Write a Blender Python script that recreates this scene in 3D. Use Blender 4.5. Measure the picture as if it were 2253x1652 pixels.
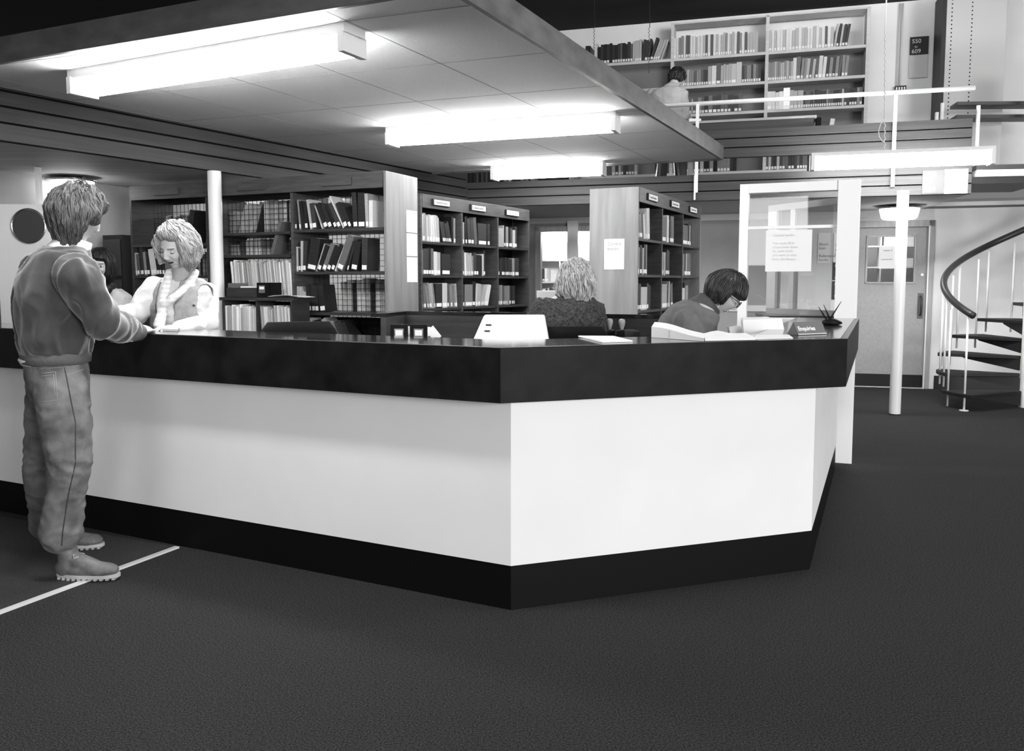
import bpy, bmesh, math, random
import numpy as np
from mathutils import Vector, Matrix, noise
R_ = math.radians
for o in list(bpy.data.objects): bpy.data.objects.remove(o)
SC = bpy.context.scene
COL = SC.collection
rnd = random.Random(7)
# ------------------------------------------------------------------ camera
CAMH, FPX, PX, PY = 1.34, 1840.0, 1124.0, 775.0
PITCH = math.atan((775-622)/FPX)
cd = bpy.data.cameras.new('camera'); cam = bpy.data.objects.new('camera', cd); COL.objects.link(cam)
cam.location = (0, 0, CAMH); cam.rotation_euler = (R_(90)-PITCH, 0, 0)
cd.sensor_fit = 'HORIZONTAL'; cd.sensor_width = 36; cd.lens = 36*FPX/2253
cd.shift_x = (1126.5-PX)/2253; cd.shift_y = -(826-PY)/2253
cd.clip_start = .05; cd.clip_end = 200
SC.camera = cam
# ------------------------------------------------------------------ colour management, world, far lights
SC.view_settings.view_transform = 'Standard'; SC.view_settings.look = 'None'
SC.view_settings.exposure = 0.35; SC.view_settings.gamma = 1.0; SC.view_settings.use_curve_mapping = False
w = bpy.data.worlds.new('world'); SC.world = w; w.use_nodes = True
w.node_tree.nodes['Background'].inputs[0].default_value = (1, 1, 1, 1)
w.node_tree.nodes['Background'].inputs[1].default_value = 0.16
def area(name, loc, tgt, sx, sy, power, spread=180):
    l = bpy.data.lights.new(name, 'AREA'); l.shape = 'RECTANGLE'; l.size = sx; l.size_y = sy; l.energy = power; l.spread = R_(spread)
    o = bpy.data.objects.new(name, l); COL.objects.link(o); o.location = loc
    o.rotation_euler = (Vector(tgt)-Vector(loc)).to_track_quat('-Z', 'Y').to_euler(); return o
area('front_fill_light', (7.6, -7.2, 2.4), (1.6, 5.5, .9), 5.0, 2.6, 1150)  # added area light behind the camera, brightens the right counter face; no window built
area('front_fill_light', (-3.6, -4.0, 2.4), (-1, 5, 1.0), 2.4, 1.4, 45)  # weaker added area light behind the camera, on the left
area('gallery_lamp_light', (2.6, 8.3, 4.6), (3.0, 10.8, 4.1), 3.4, .5, 34)
area('gallery_lamp_light', (5.6, 8.2, 4.5), (5.2, 10.5, 3.0), 1.6, .5, 6)
area('void_lamp_light', (2.6, 3.6, 4.6), (1.8, 5.5, 0), 2.4, 1.2, 70)
# ------------------------------------------------------------------ materials (all neutral greys: black and white film)
MATS = {}
def mat(name, v, rough=.6, spec=.5, noise_=None, bump=None, metal=0, coat=0, wave=None):
    if name in MATS: return MATS[name]
    m = bpy.data.materials.new(name); m.use_nodes = True; nt = m.node_tree; b = nt.nodes['Principled BSDF']
    b.inputs['Roughness'].default_value = rough; b.inputs['Specular IOR Level'].default_value = spec
    b.inputs['Metallic'].default_value = metal; b.inputs['Coat Weight'].default_value = coat
    b.inputs['Base Color'].default_value = (v, v, v, 1)
    def co(scale):
        g = nt.nodes.new('ShaderNodeNewGeometry'); mp = nt.nodes.new('ShaderNodeMapping'); mp.inputs['Scale'].default_value = scale
        nt.links.new(g.outputs['Position'], mp.inputs['Vector']); return mp.outputs[0]
    if noise_:
        sc, amp = noise_[0], noise_[1]; det = noise_[2] if len(noise_) > 2 else 4
        n = nt.nodes.new('ShaderNodeTexNoise'); n.inputs['Scale'].default_value = 1; n.inputs['Detail'].default_value = det
        nt.links.new(co(sc if isinstance(sc, tuple) else (sc, sc, sc)), n.inputs['Vector'])
        r = nt.nodes.new('ShaderNodeMapRange'); r.inputs['From Min'].default_value = .3; r.inputs['From Max'].default_value = .7
        r.inputs['To Min'].default_value = v*(1-amp); r.inputs['To Max'].default_value = min(1, v*(1+amp))
        nt.links.new(n.outputs[0], r.inputs[0]); nt.links.new(r.outputs[0], b.inputs['Base Color'])
    if bump:
        sc, st = bump
        n = nt.nodes.new('ShaderNodeTexNoise'); n.inputs['Scale'].default_value = 1; n.inputs['Detail'].default_value = 3
        nt.links.new(co(sc if isinstance(sc, tuple) else (sc, sc, sc)), n.inputs['Vector'])
        bp = nt.nodes.new('ShaderNodeBump'); bp.inputs['Strength'].default_value = st; bp.inputs['Distance'].default_value = .01
        nt.links.new(n.outputs[0], bp.inputs['Height']); nt.links.new(bp.outputs[0], b.inputs['Normal'])
    MATS[name] = m; return m
def emis(name, s):
    if name in MATS: return MATS[name]
    m = bpy.data.materials.new(name); m.use_nodes = True; b = m.node_tree.nodes['Principled BSDF']
    b.inputs['Base Color'].default_value = (.9, .9, .9, 1); b.inputs['Emission Color'].default_value = (1, 1, 1, 1)
    b.inputs['Emission Strength'].default_value = s; MATS[name] = m; return m
def glass(name, alpha=.06):
    if name in MATS: return MATS[name]
    m = bpy.data.materials.new(name); m.use_nodes = True; nt = m.node_tree
    for n in list(nt.nodes): nt.nodes.remove(n)
    o = nt.nodes.new('ShaderNodeOutputMaterial'); t = nt.nodes.new('ShaderNodeBsdfTransparent'); g = nt.nodes.new('ShaderNodeBsdfGlossy')
    t.inputs[0].default_value = (.93, .93, .93, 1); g.inputs['Roughness'].default_value = .02
    mx = nt.nodes.new('ShaderNodeMixShader'); mx.inputs[0].default_value = alpha; nt.links.new(t.outputs[0], mx.inputs[1]); nt.links.new(g.outputs[0], mx.inputs[2])
    nt.links.new(mx.outputs[0], o.inputs[0]); MATS[name] = m; return m
def book_mat(name, v):
    m = mat(name, v, .5, .4); nt = m.node_tree; b = nt.nodes['Principled BSDF']
    g = nt.nodes.new('ShaderNodeTexCoord'); mp = nt.nodes.new('ShaderNodeMapping'); mp.inputs['Scale'].default_value = (22, 22, 48)
    nt.links.new(g.outputs['Object'], mp.inputs[0])
    n = nt.nodes.new('ShaderNodeTexNoise'); n.inputs['Scale'].default_value = 4; n.inputs['Detail'].default_value = 2
    oi = nt.nodes.new('ShaderNodeObjectInfo'); ad = nt.nodes.new('ShaderNodeVectorMath'); ad.operation = 'ADD'
    nt.links.new(mp.outputs[0], ad.inputs[0]); nt.links.new(oi.outputs['Location'], ad.inputs[1]); nt.links.new(ad.outputs[0], n.inputs['Vector'])
    r = nt.nodes.new('ShaderNodeMapRange'); r.inputs['From Min'].default_value = .64; r.inputs['From Max'].default_value = .70
    d = v*2+.05 if v < .3 else v*.6
    r.inputs['To Min'].default_value = v; r.inputs['To Max'].default_value = d
    nt.links.new(n.outputs[0], r.inputs[0])
    ra = nt.nodes.new('ShaderNodeMapRange'); ra.inputs['To Min'].default_value = .65; ra.inputs['To Max'].default_value = 1.35
    nt.links.new(oi.outputs['Random'], ra.inputs[0])
    mu = nt.nodes.new('ShaderNodeMath'); mu.operation = 'MULTIPLY'; nt.links.new(r.outputs[0], mu.inputs[0]); nt.links.new(ra.outputs[0], mu.inputs[1])
    nt.links.new(mu.outputs[0], b.inputs['Base Color']); return m
M_carpet = mat('carpet', .047, .95, .1, (170, .75, 2), (240, 1.0))
M_mat = mat('entrance_mat', .06, .95, .1, (190, .35), (260, .6))
M_white = mat('white_laminate', .86, .45, .3, (3, .02))
M_black = mat('black_laminate', .008, .5, .12, (9, .5, 6), None)
M_top = mat('glossy_black_laminate', .012, .1, .8, (9, .5, 6))
M_plinth = mat('black_plinth', .004, .5, .12)
M_fascia = mat('stained_timber', .048, .5, .35, ((1.2, 1.2, 40), .25, 6))
M_trimw = mat('pale_timber', .30, .55, .35, ((4, 4, 30), .18, 6))
M_rail = mat('bookcase_rail_timber', .06, .5, .4, ((5, 5, 40), .3, 6))
M_shelf = mat('bookcase_shelf_timber', .032, .5, .4, ((5, 5, 40), .3, 6))
M_end = mat('bookcase_end_timber', .20, .55, .35, ((16, 16, 1.6), .2, 6))
M_endpale = mat('pale_edge', .72, .5, .3)
M_dark = mat('dark_board', .012, .6, .3)
M_grooves = mat('groove_black', .004, .9, .1)
M_wire = mat('black_wire', .01, .4, .5)
M_wall = mat('painted_wall', .62, .8, .2, (5, .04), (300, .08))
M_wallg = mat('grey_wall', .30, .8, .2, (4, .06), (300, .08))
M_wallw = mat('white_wall', .78, .8, .2, (4, .03), (300, .06))
M_soffit = mat('painted_soffit', .60, .8, .2)
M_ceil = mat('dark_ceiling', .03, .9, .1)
M_paint = mat('white_gloss_paint', .85, .35, .4)
M_base = mat('black_skirting', .008, .5, .4)
M_door = mat('grey_door_paint', .33, .5, .3, (30, .06))
M_frame = mat('door_frame_timber', .38, .5, .3, ((20, 20, 3), .15, 5))
M_paper = mat('paper', .82, .8, .1)
M_ink = mat('printed_ink', .12, .8, .1)
M_signk = mat('black_sign', .02, .5, .3)
M_signg = mat('grey_sign', .09, .5, .3)
M_chair = mat('black_upholstery', .007, .9, .2, None, (300, .3))
M_chrome = mat('steel', .6, .25, .5, None, None, 1)
M_glass = glass('clear_glass')
M_diff = emis('lit_diffuser', 34.0)
M_glare = emis('glaring_diffuser', 55.0)
M_diff2 = emis('lit_drum_diffuser', 7.0)
BT = [book_mat('book_cover_%s' % n, v) for n, v in (('black', .010), ('dark', .03), ('mid', .10), ('grey', .26), ('pale', .50), ('white', .8))]
M_page = mat('book_pages', .70, .8, .1, ((200, 200, 4), .2))
# ------------------------------------------------------------------ helpers
def at(x, y, d):                     # a point seen at pixel (x,y) at forward distance d
    a = PITCH; X = (x-PX)/FPX; Y = (PY-y)/FPX
    r = Vector((X, math.cos(a)+Y*math.sin(a), -math.sin(a)+Y*math.cos(a))); t = d/r.y
    return Vector((r.x*t, d, CAMH+r.z*t))
def proj_size(p, wd, h): return (wd*FPX/max(.5, p[1]))*(h*FPX/max(.5, p[1]))
class MB:
    def __init__(s): s.v = []; s.f = []; s.m = []
    def add(s, vs, fs, mi=0):
        o = len(s.v); s.v += [Vector(v) for v in vs]; s.f += [tuple(i+o for i in f) for f in fs]; s.m += [mi]*len(fs); return s
    def obox(s, p, a, b, c, mi=0):
        p, a, b, c = map(Vector, (p, a, b, c))
        if a.cross(b).dot(c) < 0: a, b = b, a
        return s.add([p, p+a, p+a+b, p+b, p+c, p+a+c, p+a+b+c, p+b+c], [(0, 3, 2, 1), (4, 5, 6, 7), (0, 1, 5, 4), (1, 2, 6, 5), (2, 3, 7, 6), (3, 0, 4, 7)], mi)
    def box(s, c, sz, mi=0, R=None):
        x, y, z = [q/2 for q in sz]; R = R or Matrix.Identity(3); c = Vector(c)
        return s.obox(c-R@Vector((x, y, z)), R@Vector((2*x, 0, 0)), R@Vector((0, 2*y, 0)), R@Vector((0, 0, 2*z)), mi)
    def prism(s, poly, z0, z1, mi=0):
        n = len(poly); A = sum(poly[i][0]*poly[(i+1) % n][1]-poly[(i+1) % n][0]*poly[i][1] for i in range(n))
        if A < 0: poly = poly[::-1]
        vs = [(p[0], p[1], z0) for p in poly]+[(p[0], p[1], z1) for p in poly]
        return s.add(vs, [tuple(range(n))[::-1], tuple(range(n, 2*n))]+[(i, (i+1) % n, n+(i+1) % n, n+i) for i in range(n)], mi)
    def tube(s, pts, rad, n=10, mi=0, cap=True, flat=1.0, up=None):
        pts = [Vector(p) for p in pts]; rs = rad if isinstance(rad, (list, tuple)) else [rad]*len(pts)
        vs = []; fs = []; ref = Vector(up) if up else None
        for i, p in enumerate(pts):
            t = (pts[min(i+1, len(pts)-1)]-pts[max(i-1, 0)])
            if t.length < 1e-9: t = Vector((0, 0, 1))
            t.normalize()
            if ref is None: ref = Vector((0, 0, 1)) if abs(t.z) < .9 else Vector((1, 0, 0))
            a = t.cross(ref)
            if a.length < 1e-6: a = t.cross(Vector((1, .3, .2)))
            a.normalize(); b = a.cross(t).normalized()
            if not up: ref = b
            for k in range(n):
                q = 2*math.pi*k/n; vs.append(p+a*math.cos(q)*rs[i]+b*math.sin(q)*rs[i]*flat)
        for i in range(len(pts)-1):
            for k in range(n):
                fs.append((i*n+k, (i+1)*n+k, (i+1)*n+(k+1) % n, i*n+(k+1) % n))
        if cap: fs.append(tuple(range(n))); fs.append(tuple(range((len(pts)-1)*n, len(pts)*n))[::-1])
        return s.add(vs, fs, mi)
    def lathe(s, c, prof, n=24, mi=0):
        c = Vector(c); vs = []; fs = []
        for r, z in prof:
            for k in range(n):
                q = 2*math.pi*k/n; vs.append(c+Vector((r*math.cos(q), r*math.sin(q), z)))
        for i in range(len(prof)-1):
            for k in range(n): fs.append((i*n+k, i*n+(k+1) % n, (i+1)*n+(k+1) % n, (i+1)*n+k))
        fs.append(tuple(range(n))[::-1]); fs.append(tuple(range((len(prof)-1)*n, len(prof)*n)))
        return s.add(vs, fs, mi)
    def ell(s, c, r, R=None, nu=20, nv=14, mi=0):
        c = Vector(c); R = R or Matrix.Identity(3); vs = []; fs = []
        for j in range(1, nv):
            ph = math.pi*j/nv
            for k in range(nu):
                q = 2*math.pi*k/nu; vs.append(c+R@Vector((r[0]*math.sin(ph)*math.cos(q), r[1]*math.sin(ph)*math.sin(q), r[2]*math.cos(ph))))
        T = len(vs); vs.append(c+R@Vector((0, 0, r[2]))); vs.append(c-R@Vector((0, 0, r[2])))
        for j in range(nv-2):
            for k in range(nu): fs.append((j*nu+k, (j+1)*nu+k, (j+1)*nu+(k+1) % nu, j*nu+(k+1) % nu))
        for k in range(nu): fs.append((k, (k+1) % nu, T)); fs.append(((nv-2)*nu+(k+1) % nu, (nv-2)*nu+k, T+1))
        return s.add(vs, fs, mi)
    def cap(s, p0, r0, p1, r1, n=14, mi=0):
        p0 = Vector(p0); p1 = Vector(p1); d = (p1-p0); L = d.length; d.normalize(); pts = []; rs = []
        for a in (80, 55, 28): pts.append(p0-d*r0*math.sin(R_(a))); rs.append(r0*math.cos(R_(a)))
        for i in range(5): t = i/4; pts.append(p0+d*L*t); rs.append(r0+(r1-r0)*t)
        for a in (28, 55, 80): pts.append(p1+d*r1*math.sin(R_(a))); rs.append(r1*math.cos(R_(a)))
        return s.tube(pts, rs, n, mi)
    def loft(s, rings, n=28, mi=0):      # rings: (centre, half a, half b, vec a, vec b)
        vs = []; fs = []
        for c, a, b, va, vb in rings:
            c = Vector(c); va = Vector(va).normalized(); vb = Vector(vb).normalized()
            for k in range(n):
                q = 2*math.pi*k/n; cs, sn = math.cos(q), math.sin(q); e = .85
                vs.append(c+va*a*math.copysign(abs(cs)**e, cs)+vb*b*math.copysign(abs(sn)**e, sn))
        m = len(rings)
        for i in range(m-1):
            for k in range(n): fs.append((i*n+k, i*n+(k+1) % n, (i+1)*n+(k+1) % n, (i+1)*n+k))
        fs.append(tuple(range(n))[::-1]); fs.append(tuple(range((m-1)*n, m*n)))
        o = len(s.v); s.add(vs, fs, mi); return s
ORG = {}
def worg(o): return ORG[o.name]
def build(s, name, mats, parent=None, **k):
    if parent is not None and 'origin' not in k: k['origin'] = worg(parent)
    smooth = k.pop('smooth', False); bevel = k.pop('bevel', 0); origin = k.pop('origin', None); fix = k.pop('fix', False)
    if origin is None:
        xs = [v.x for v in s.v]; ys = [v.y for v in s.v]; zs = [v.z for v in s.v]
        origin = Vector(((min(xs)+max(xs))/2, (min(ys)+max(ys))/2, min(zs)))
    base = Vector(origin); me = bpy.data.meshes.new(name)
    me.from_pydata([v-base for v in s.v], [], s.f)
    for m in (mats if isinstance(mats, (list, tuple)) else [mats]): me.materials.append(m)
    me.polygons.foreach_set('material_index', s.m)
    if smooth: me.polygons.foreach_set('use_smooth', [True]*len(s.f))
    if fix:
        bm = bmesh.new(); bm.from_mesh(me); bmesh.ops.recalc_face_normals(bm, faces=bm.faces); bm.to_mesh(me); bm.free()
    me.update(); o = bpy.data.objects.new(name, me); COL.objects.link(o); ORG[o.name] = base
    o.location = base
    if parent is not None: o.parent = parent; o.location = base-worg(parent)
    if bevel:
        b = o.modifiers.new('bevel', 'BEVEL'); b.width = bevel; b.segments = 2; b.limit_method = 'ANGLE'; b.angle_limit = R_(40)
    return o
MB.build = build
def tag(o, label=None, cat=None, group=None, kind=None):
    if label: o['label'] = label
    if cat: o['category'] = cat
    if group: o['group'] = group
    if kind: o['kind'] = kind
    return o
def thing(name, loc, label, cat, group=None):
    o = bpy.data.objects.new(name, None); COL.objects.link(o); o.location = loc; o.empty_display_size = .1
    ORG[o.name] = Vector(loc); return tag(o, label, cat, group)
def text(body, size, origin, right, up, m, parent, name='lettering', align='LEFT', thick=.0006, spacing=1.0, bold=0.0):
    c = bpy.data.curves.new(name, 'FONT'); c.body = body; c.size = size; c.align_x = align; c.extrude = thick; c.space_line = spacing; c.resolution_u = 3; c.offset = bold
    t = bpy.data.objects.new('tmp_text', c); COL.objects.link(t)
    bpy.context.view_layer.update(); dg = bpy.context.evaluated_depsgraph_get()
    me = bpy.data.meshes.new_from_object(t.evaluated_get(dg)); bpy.data.objects.remove(t)
    r = Vector(right).normalized(); u = Vector(up).normalized(); n = r.cross(u); mb = MB(); o0 = Vector(origin)
    mb.add([o0+r*v.co.x+u*v.co.y+n*v.co.z for v in me.vertices], [tuple(p.vertices) for p in me.polygons])
    return mb.build(name, m, parent)
V3 = lambda p, z: Vector((p[0], p[1], z))
def offs(poly, d):                   # parallel copy of an open polyline, d to the left of its direction
    out = []; n = len(poly)
    for i in range(n):
        ds = []
        if i > 0: ds.append((Vector(poly[i])-Vector(poly[i-1])).normalized())
        if i < n-1: ds.append((Vector(poly[i+1])-Vector(poly[i])).normalized())
        ns = [Vector((-q.y, q.x)) for q in ds]
        if len(ns) == 1: out.append(Vector(poly[i])+ns[0]*d)
        else:
            b = (ns[0]+ns[1]).normalized(); out.append(Vector(poly[i])+b*(d/b.dot(ns[0])))
    return out
U = Vector((.4305, .9026, 0)); VL = Vector((-.9026, .4305, 0)); G = Vector((.9608, -.2773, 0)); GN = Vector((.2773, .9608, 0))
Zv = Vector((0, 0, 1))
# ================================================================== THE ROOM
f = MB().prism([(-9, -3), (9, -3), (9, 17), (-9, 17)], -.05, 0).build('floor', M_carpet); tag(f, kind='structure')
# left fascia line and far fascia line
LF = Vector((-2.196, 7.343)); LFd = Vector((.503, .8643)); CR = Vector((-.53, 10.25))
LFn = LF-LFd*6.0
FE = Vector((4.746, 8.727))
tn = [0]
def fascia(name, a, b, zs, outn, thick=.05):
    d = (b-a).normalized(); L = (b-a).length; m = MB(); n3 = V3(outn, 0)
    m.obox(V3(a, zs[0]+.004)+n3*-thick, V3(d, 0)*L, n3*(thick-.018), Zv*(zs[-1]-zs[0]-.008), 1)
    for z0, z1 in zip(zs[:-1], zs[1:]):
        m.obox(V3(a, z0+.006)+n3*-.018, V3(d, 0)*L, n3*.018, Zv*(z1-z0-.012), 0)
    return tag(m.build(name, [M_fascia, M_grooves], None, bevel=.003), kind='structure')
outL = Vector((.8643, -.503)); outF = Vector((-.2773, -.9608))
fascia('trim_1', LFn, CR, [2.25, 2.37, 2.475, 2.575, 2.65], outL)
fascia('trim_2', CR, FE, [2.25, 2.36, 2.465, 2.55], outF)
# gallery floor slab and soffits
gs = MB().prism([tuple(LFn+Vector((-.06, .03))), tuple(CR+Vector((-.05, .06))), (-1.6, 17), (-9, 17), (-9, 3.6)], 2.255, 2.54)
tag(gs.build('ceiling_left_gallery', mat('slatted_soffit', .42, .7, .3, ((2, 60, 2), .25, 1))), kind='structure')
c2 = CR+Vector((-.04, .055)); e2 = FE+Vector((.0, .055))
gs = MB().prism([tuple(c2), tuple(e2), tuple(e2+Vector((.42, 2.0))), (-1.6, 12.6)], 2.255, 2.54)
tag(gs.build('ceiling_far_gallery', M_soffit), kind='structure')
# hung ceiling slab of tiles
SL = [(-3.47, 5.10), (-.27, 3.65), (2.101, 8.518), (-.90, 9.64)]
m = MB(); m.prism(SL, 2.585, 2.66, 0); slab = m.build('ceiling', mat('ceiling_tile', .80, .85, .15, (420, .16, 1), (420, .5))); tag(slab, kind='structure')
m = MB(); a = Vector(SL[1]); b = Vector(SL[2]); d = (b-a).normalized(); nR = Vector((d.y, -d.x))
m.obox(V3(a, 2.565), V3(d, 0)*(b-a).length, V3(nR, 0)*.03, Zv*.14)
a2 = Vector(SL[3]); m.obox(V3(b, 2.565), V3((a2-b), 0), V3(d, 0)*.03, Zv*.14)
a3 = Vector(SL[0]); m.obox(V3(a3, 2.565), V3((a-a3), 0), V3(d, 0)*-.03, Zv*.14)
tag(m.build('trim_3', mat('slab_edge_timber', .10, .5, .4, ((6, 6, 14), .3, 6)), bevel=.003), kind='structure')
# tile joints (thin recessed battens) under the slab
m = MB(); s0 = Vector(SL[2]); du = -d; dv = (Vector(SL[3])-s0).normalized()
def inpoly(p):
    n = len(SL); c = True
    for i in range(n):
        A = Vector(SL[i]); B = Vector(SL[(i+1) % n]); e = B-A
        if e.x*(p.y-A.y)-e.y*(p.x-A.x) < -1e-6: c = False
    return c
def clipseg(p, q):
    N = 200; ins = [i for i in range(N+1) if inpoly(p+(q-p)*(i/N))]
    return (p+(q-p)*(ins[0]/N), p+(q-p)*(ins[-1]/N)) if len(ins) > 2 else None
for k in range(1, 6):
    sg = clipseg(s0+dv*(.66*k)-du*1, s0+dv*(.66*k)+du*9)
    if sg: m.obox(V3(sg[0], 2.584), V3(sg[1]-sg[0], 0), V3(dv, 0)*.005, Zv*.002)
for k in range(1, 8):
    sg = clipseg(s0+du*(.86*k)-dv*2, s0+du*(.86*k)+dv*7)
    if sg: m.obox(V3(sg[0], 2.584), V3(sg[1]-sg[0], 0), V3(du, 0)*.005, Zv*.002)
tag(m.build('trim_4', mat('tile_joint', .34, .8, .2)), kind='structure')
# upper gallery balustrade boards
fascia('trim_5', Vector((.6, 9.924)), Vector((4.732, 8.731)), [2.712, 2.826, 2.926, 3.027], outF, .04)
# far wall with door and glazed opening : plane through W0 along G
W0 = Vector((4.458, 10.777, 0)); WL = 15.0
def wp(t, z, off=0): return W0+G*t+GN*off+Zv*z       # t to the right along the wall
# t for door: leaf 0.. .80 ; opening in the middle
def wallbox(m, t0, t1, z0, z1, th=.14, off=0, mi=0): m.obox(wp(t0, z0, off), G*(t1-t0), GN*th, Zv*(z1-z0), mi)
tx = lambda x: ((x-PX)/FPX*W0.y-W0.x)/(G.x-(x-PX)/FPX*G.y)      # wall parameter seen at image column x
wL, wR = tx(1187), tx(1330)
m = MB()
wallbox(m, -8, wL, 0, 2.26); wallbox(m, wL, wR, 2.11, 2.26); wallbox(m, wL, wR, 0, .35); wallbox(m, wR, tx(1690), 0, 2.26)
wallbox(m, tx(1690), -.02, 0, 2.26, mi=1); wallbox(m, -.02, .86, 2.05, 2.26, mi=1); wallbox(m, .86, 5, 0, 2.26, mi=2)
tag(m.build('wall_back', [M_wallg, M_wall, M_wallw]), kind='structure')
m = MB(); wallbox(m, -8, tx(1900), 2.17, 2.25, .02, -.02); tag(m.build('trim_6', mat('pale_wall_trim', .62, .5, .3)), kind='structure')
m = MB(); wallbox(m, tx(1420), tx(1860), .96, 1.04, .02, -.02); tag(m.build('trim_7', MATS['pale_wall_trim']), kind='structure')
m = MB(); wallbox(m, .93, 5, 0, .17, .02, -.02); tag(m.build('baseboard_back', M_base), kind='structure')
# glazed opening: frame, mullion, pane
m = MB(); 
for t0, t1, z0, z1 in ((wL-.06, wL+.02, .35, 2.13), (wR-.02, wR+.04, .35, 2.13), (wL-.06, wR, 2.06, 2.13), (wL-.06, wR, .33, .40)): wallbox(m, t0, t1, z0, z1, .1, -.03)
wf = tag(m.build('window_1', M_frame, bevel=.004), kind='structure')
m = MB(); wallbox(m, tx(1249), tx(1272), .4, 2.2, .05, -.06); m.build('mullion', M_paint, wf)
m = MB(); wallbox(m, wL, wR, .4, 2.06, .006, .03); m.build('pane', M_glass, wf)
# door
dr = MB(); wallbox(dr, 0, .80, .16, .9, .045, .02); wallbox(dr, 0, .80, .9, 1.34, .045, .02); wallbox(dr, 0, .80, 1.93, 2.04, .045, .02)
wallbox(dr, 0, .10, 1.34, 1.93, .045, .02); wallbox(dr, .655, .80, 1.34, 1.93, .045, .02)
D1 = tag(dr.build('door_1', M_door), kind='structure')
m = MB(); wallbox(m, 0, .80, .02, .17, .05, .017); m.build('kick_plate', M_base, D1)
m = MB(); wallbox(m, .10, .655, 1.34, 1.93, .006, .04); m.build('pane', M_glass, D1)
m = MB()
for t0, t1, z0, z1 in ((.085, .67, 1.33, 1.35), (.085, .67, 1.92, 1.94), (.085, .105, 1.33, 1.94), (.65, .67, 1.33, 1.94)): wallbox(m, t0, t1, z0, z1, .02, .005)
m.build('pane_bead', M_frame, D1)
m = MB()
for t0, t1, z0, z1 in ((-.06, 0, 0, 2.12), (.80, .87, 0, 2.12), (-.06, .87, 2.04, 2.12)): wallbox(m, t0, t1, z0, z1, .12, -.025)
m.build('door_frame', M_frame, D1, bevel=.004)
m = MB(); wallbox(m, .80, .815, 0, 2.05, .01, -.03); m.build('frame_edge', M_paint, D1)
m = MB(); wallbox(m, .71, .775, .89, 1.21, .008, .012); hp = m.build('handle_plate', mat('bronze_plate', .10, .35, .5), D1)
m = MB(); m.tube([wp(.742, .93, 0), wp(.742, .95, -.04), wp(.742, 1.05, -.05), wp(.742, 1.15, -.04), wp(.742, 1.17, 0)], .012); m.build('handle', mat('dark_bronze', .03, .3, .6), hp, smooth=True)
m = MB(); m.tube([wp(.745, 1.44, 0.02), wp(.745, 1.44, -.01)], .018, 14); m.build('lock', M_chrome, D1)
m = MB(); wallbox(m, .24, .45, 1.52, 1.80, .002, .031); pn = m.build('door_notice', M_paper); tag(pn, 'white notice taped inside the glass of the grey door', 'notice')
text('room 3', .035, wp(.29, 1.74, .0295), G, Zv, M_ink, pn); text('enquiries desk', .022, wp(.27, 1.63, .0295), G, Zv, M_ink, pn)
m = MB(); wallbox(m, -.02, .82, 0, .006, .1, -.02); m.build('threshold', M_endpale, D1)
# upper gallery wall, ceiling
BK = Vector((3.282, 10.7, 0))
def gp(t, z, off=0): return BK+G*t+GN*off+Zv*z
m = MB(); m.obox(gp(-6, 2.5, .32), G*12, GN*.1, Zv*2.6); tag(m.build('wall_gallery', M_wallw), kind='structure')
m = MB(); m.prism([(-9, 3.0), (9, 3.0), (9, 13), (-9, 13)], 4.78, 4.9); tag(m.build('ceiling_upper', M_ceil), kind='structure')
# left wall under the gallery and rear wall
wl = Vector((-3.72, 8.1, 0)); Ul = Vector((.36, .933, 0))
m = MB(); m.obox(wl-Ul*6, Ul*9.5, Vector((-.933, .36, 0))*.12, Zv*2.26); tag(m.build('wall_left', M_wallg), kind='structure')
m = MB(); m.obox(Vector((-3.2, 11.2, 0)), Vector((3.0, -.6, 0)), Vector((.1, .5, 0))*.2, Zv*2.26); tag(m.build('wall_rear', M_wall), kind='structure')
# room behind the glazing
m = MB(); m.obox(Vector((-1.6, 15.2, 0)), G*9.6, GN*.1, Zv*2.6); m.obox(wp(-8, 2.3, .14), G*13, GN*5, Zv*.05); tag(m.build('wall_far_room', M_wallw), kind='structure')
area('far_room_light', (.9, 13.4, 2.2), (.9, 15, .9), 1.5, .4, 14)
area('far_room_light', (4.9, 11.7, 2.2), (5.0, 12.6, 1.2), .8, .4, 14)
# columns
def column(px, d, top, lab):
    x = (px-PX)/FPX*d; t = thing('column', (x, d, 0), lab, 'column', 'white steel columns')
    MB().lathe((x, d, 0), [(.055, 0), (.055, top)], 28).build('shaft', M_paint, t, smooth=False)
    MB().lathe((x, d, 0), [(.058, 0), (.058, .012)], 28).build('collar', M_base, t)
    return t
column(480.5, 6.95, 2.25, 'white steel column standing just right of the smiling woman in the waistcoat')
column(1976.5, 8.45, 2.252, 'white steel column standing in front of the grey door')
# floor tape and mat
ta = Vector((-1.707, 4.154)); tb = Vector((-2.02, 3.471)); td = (ta-tb).normalized(); tn_ = Vector((-td.y, td.x))
m = MB(); m.prism([tuple(tb-td*.9), tuple(ta), tuple(ta+tn_*2.2), tuple(tb-td*.9+tn_*2.2)], 0, .004)
tag(m.build('floor_mat', M_mat), 'dark entrance mat under the shoes of the man in jeans', 'mat')
m = MB(); m.prism([tuple(tb-td*.9), tuple(ta), tuple(ta-tn_*.03), tuple(tb-td*.9-tn_*.03)], 0, .008)
tag(m.build('edging_strip', mat('edging_metal', .7, .4, .4)), 'pale edging strip along the mat from counter plinth past the brown shoe', 'edging strip')
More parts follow.
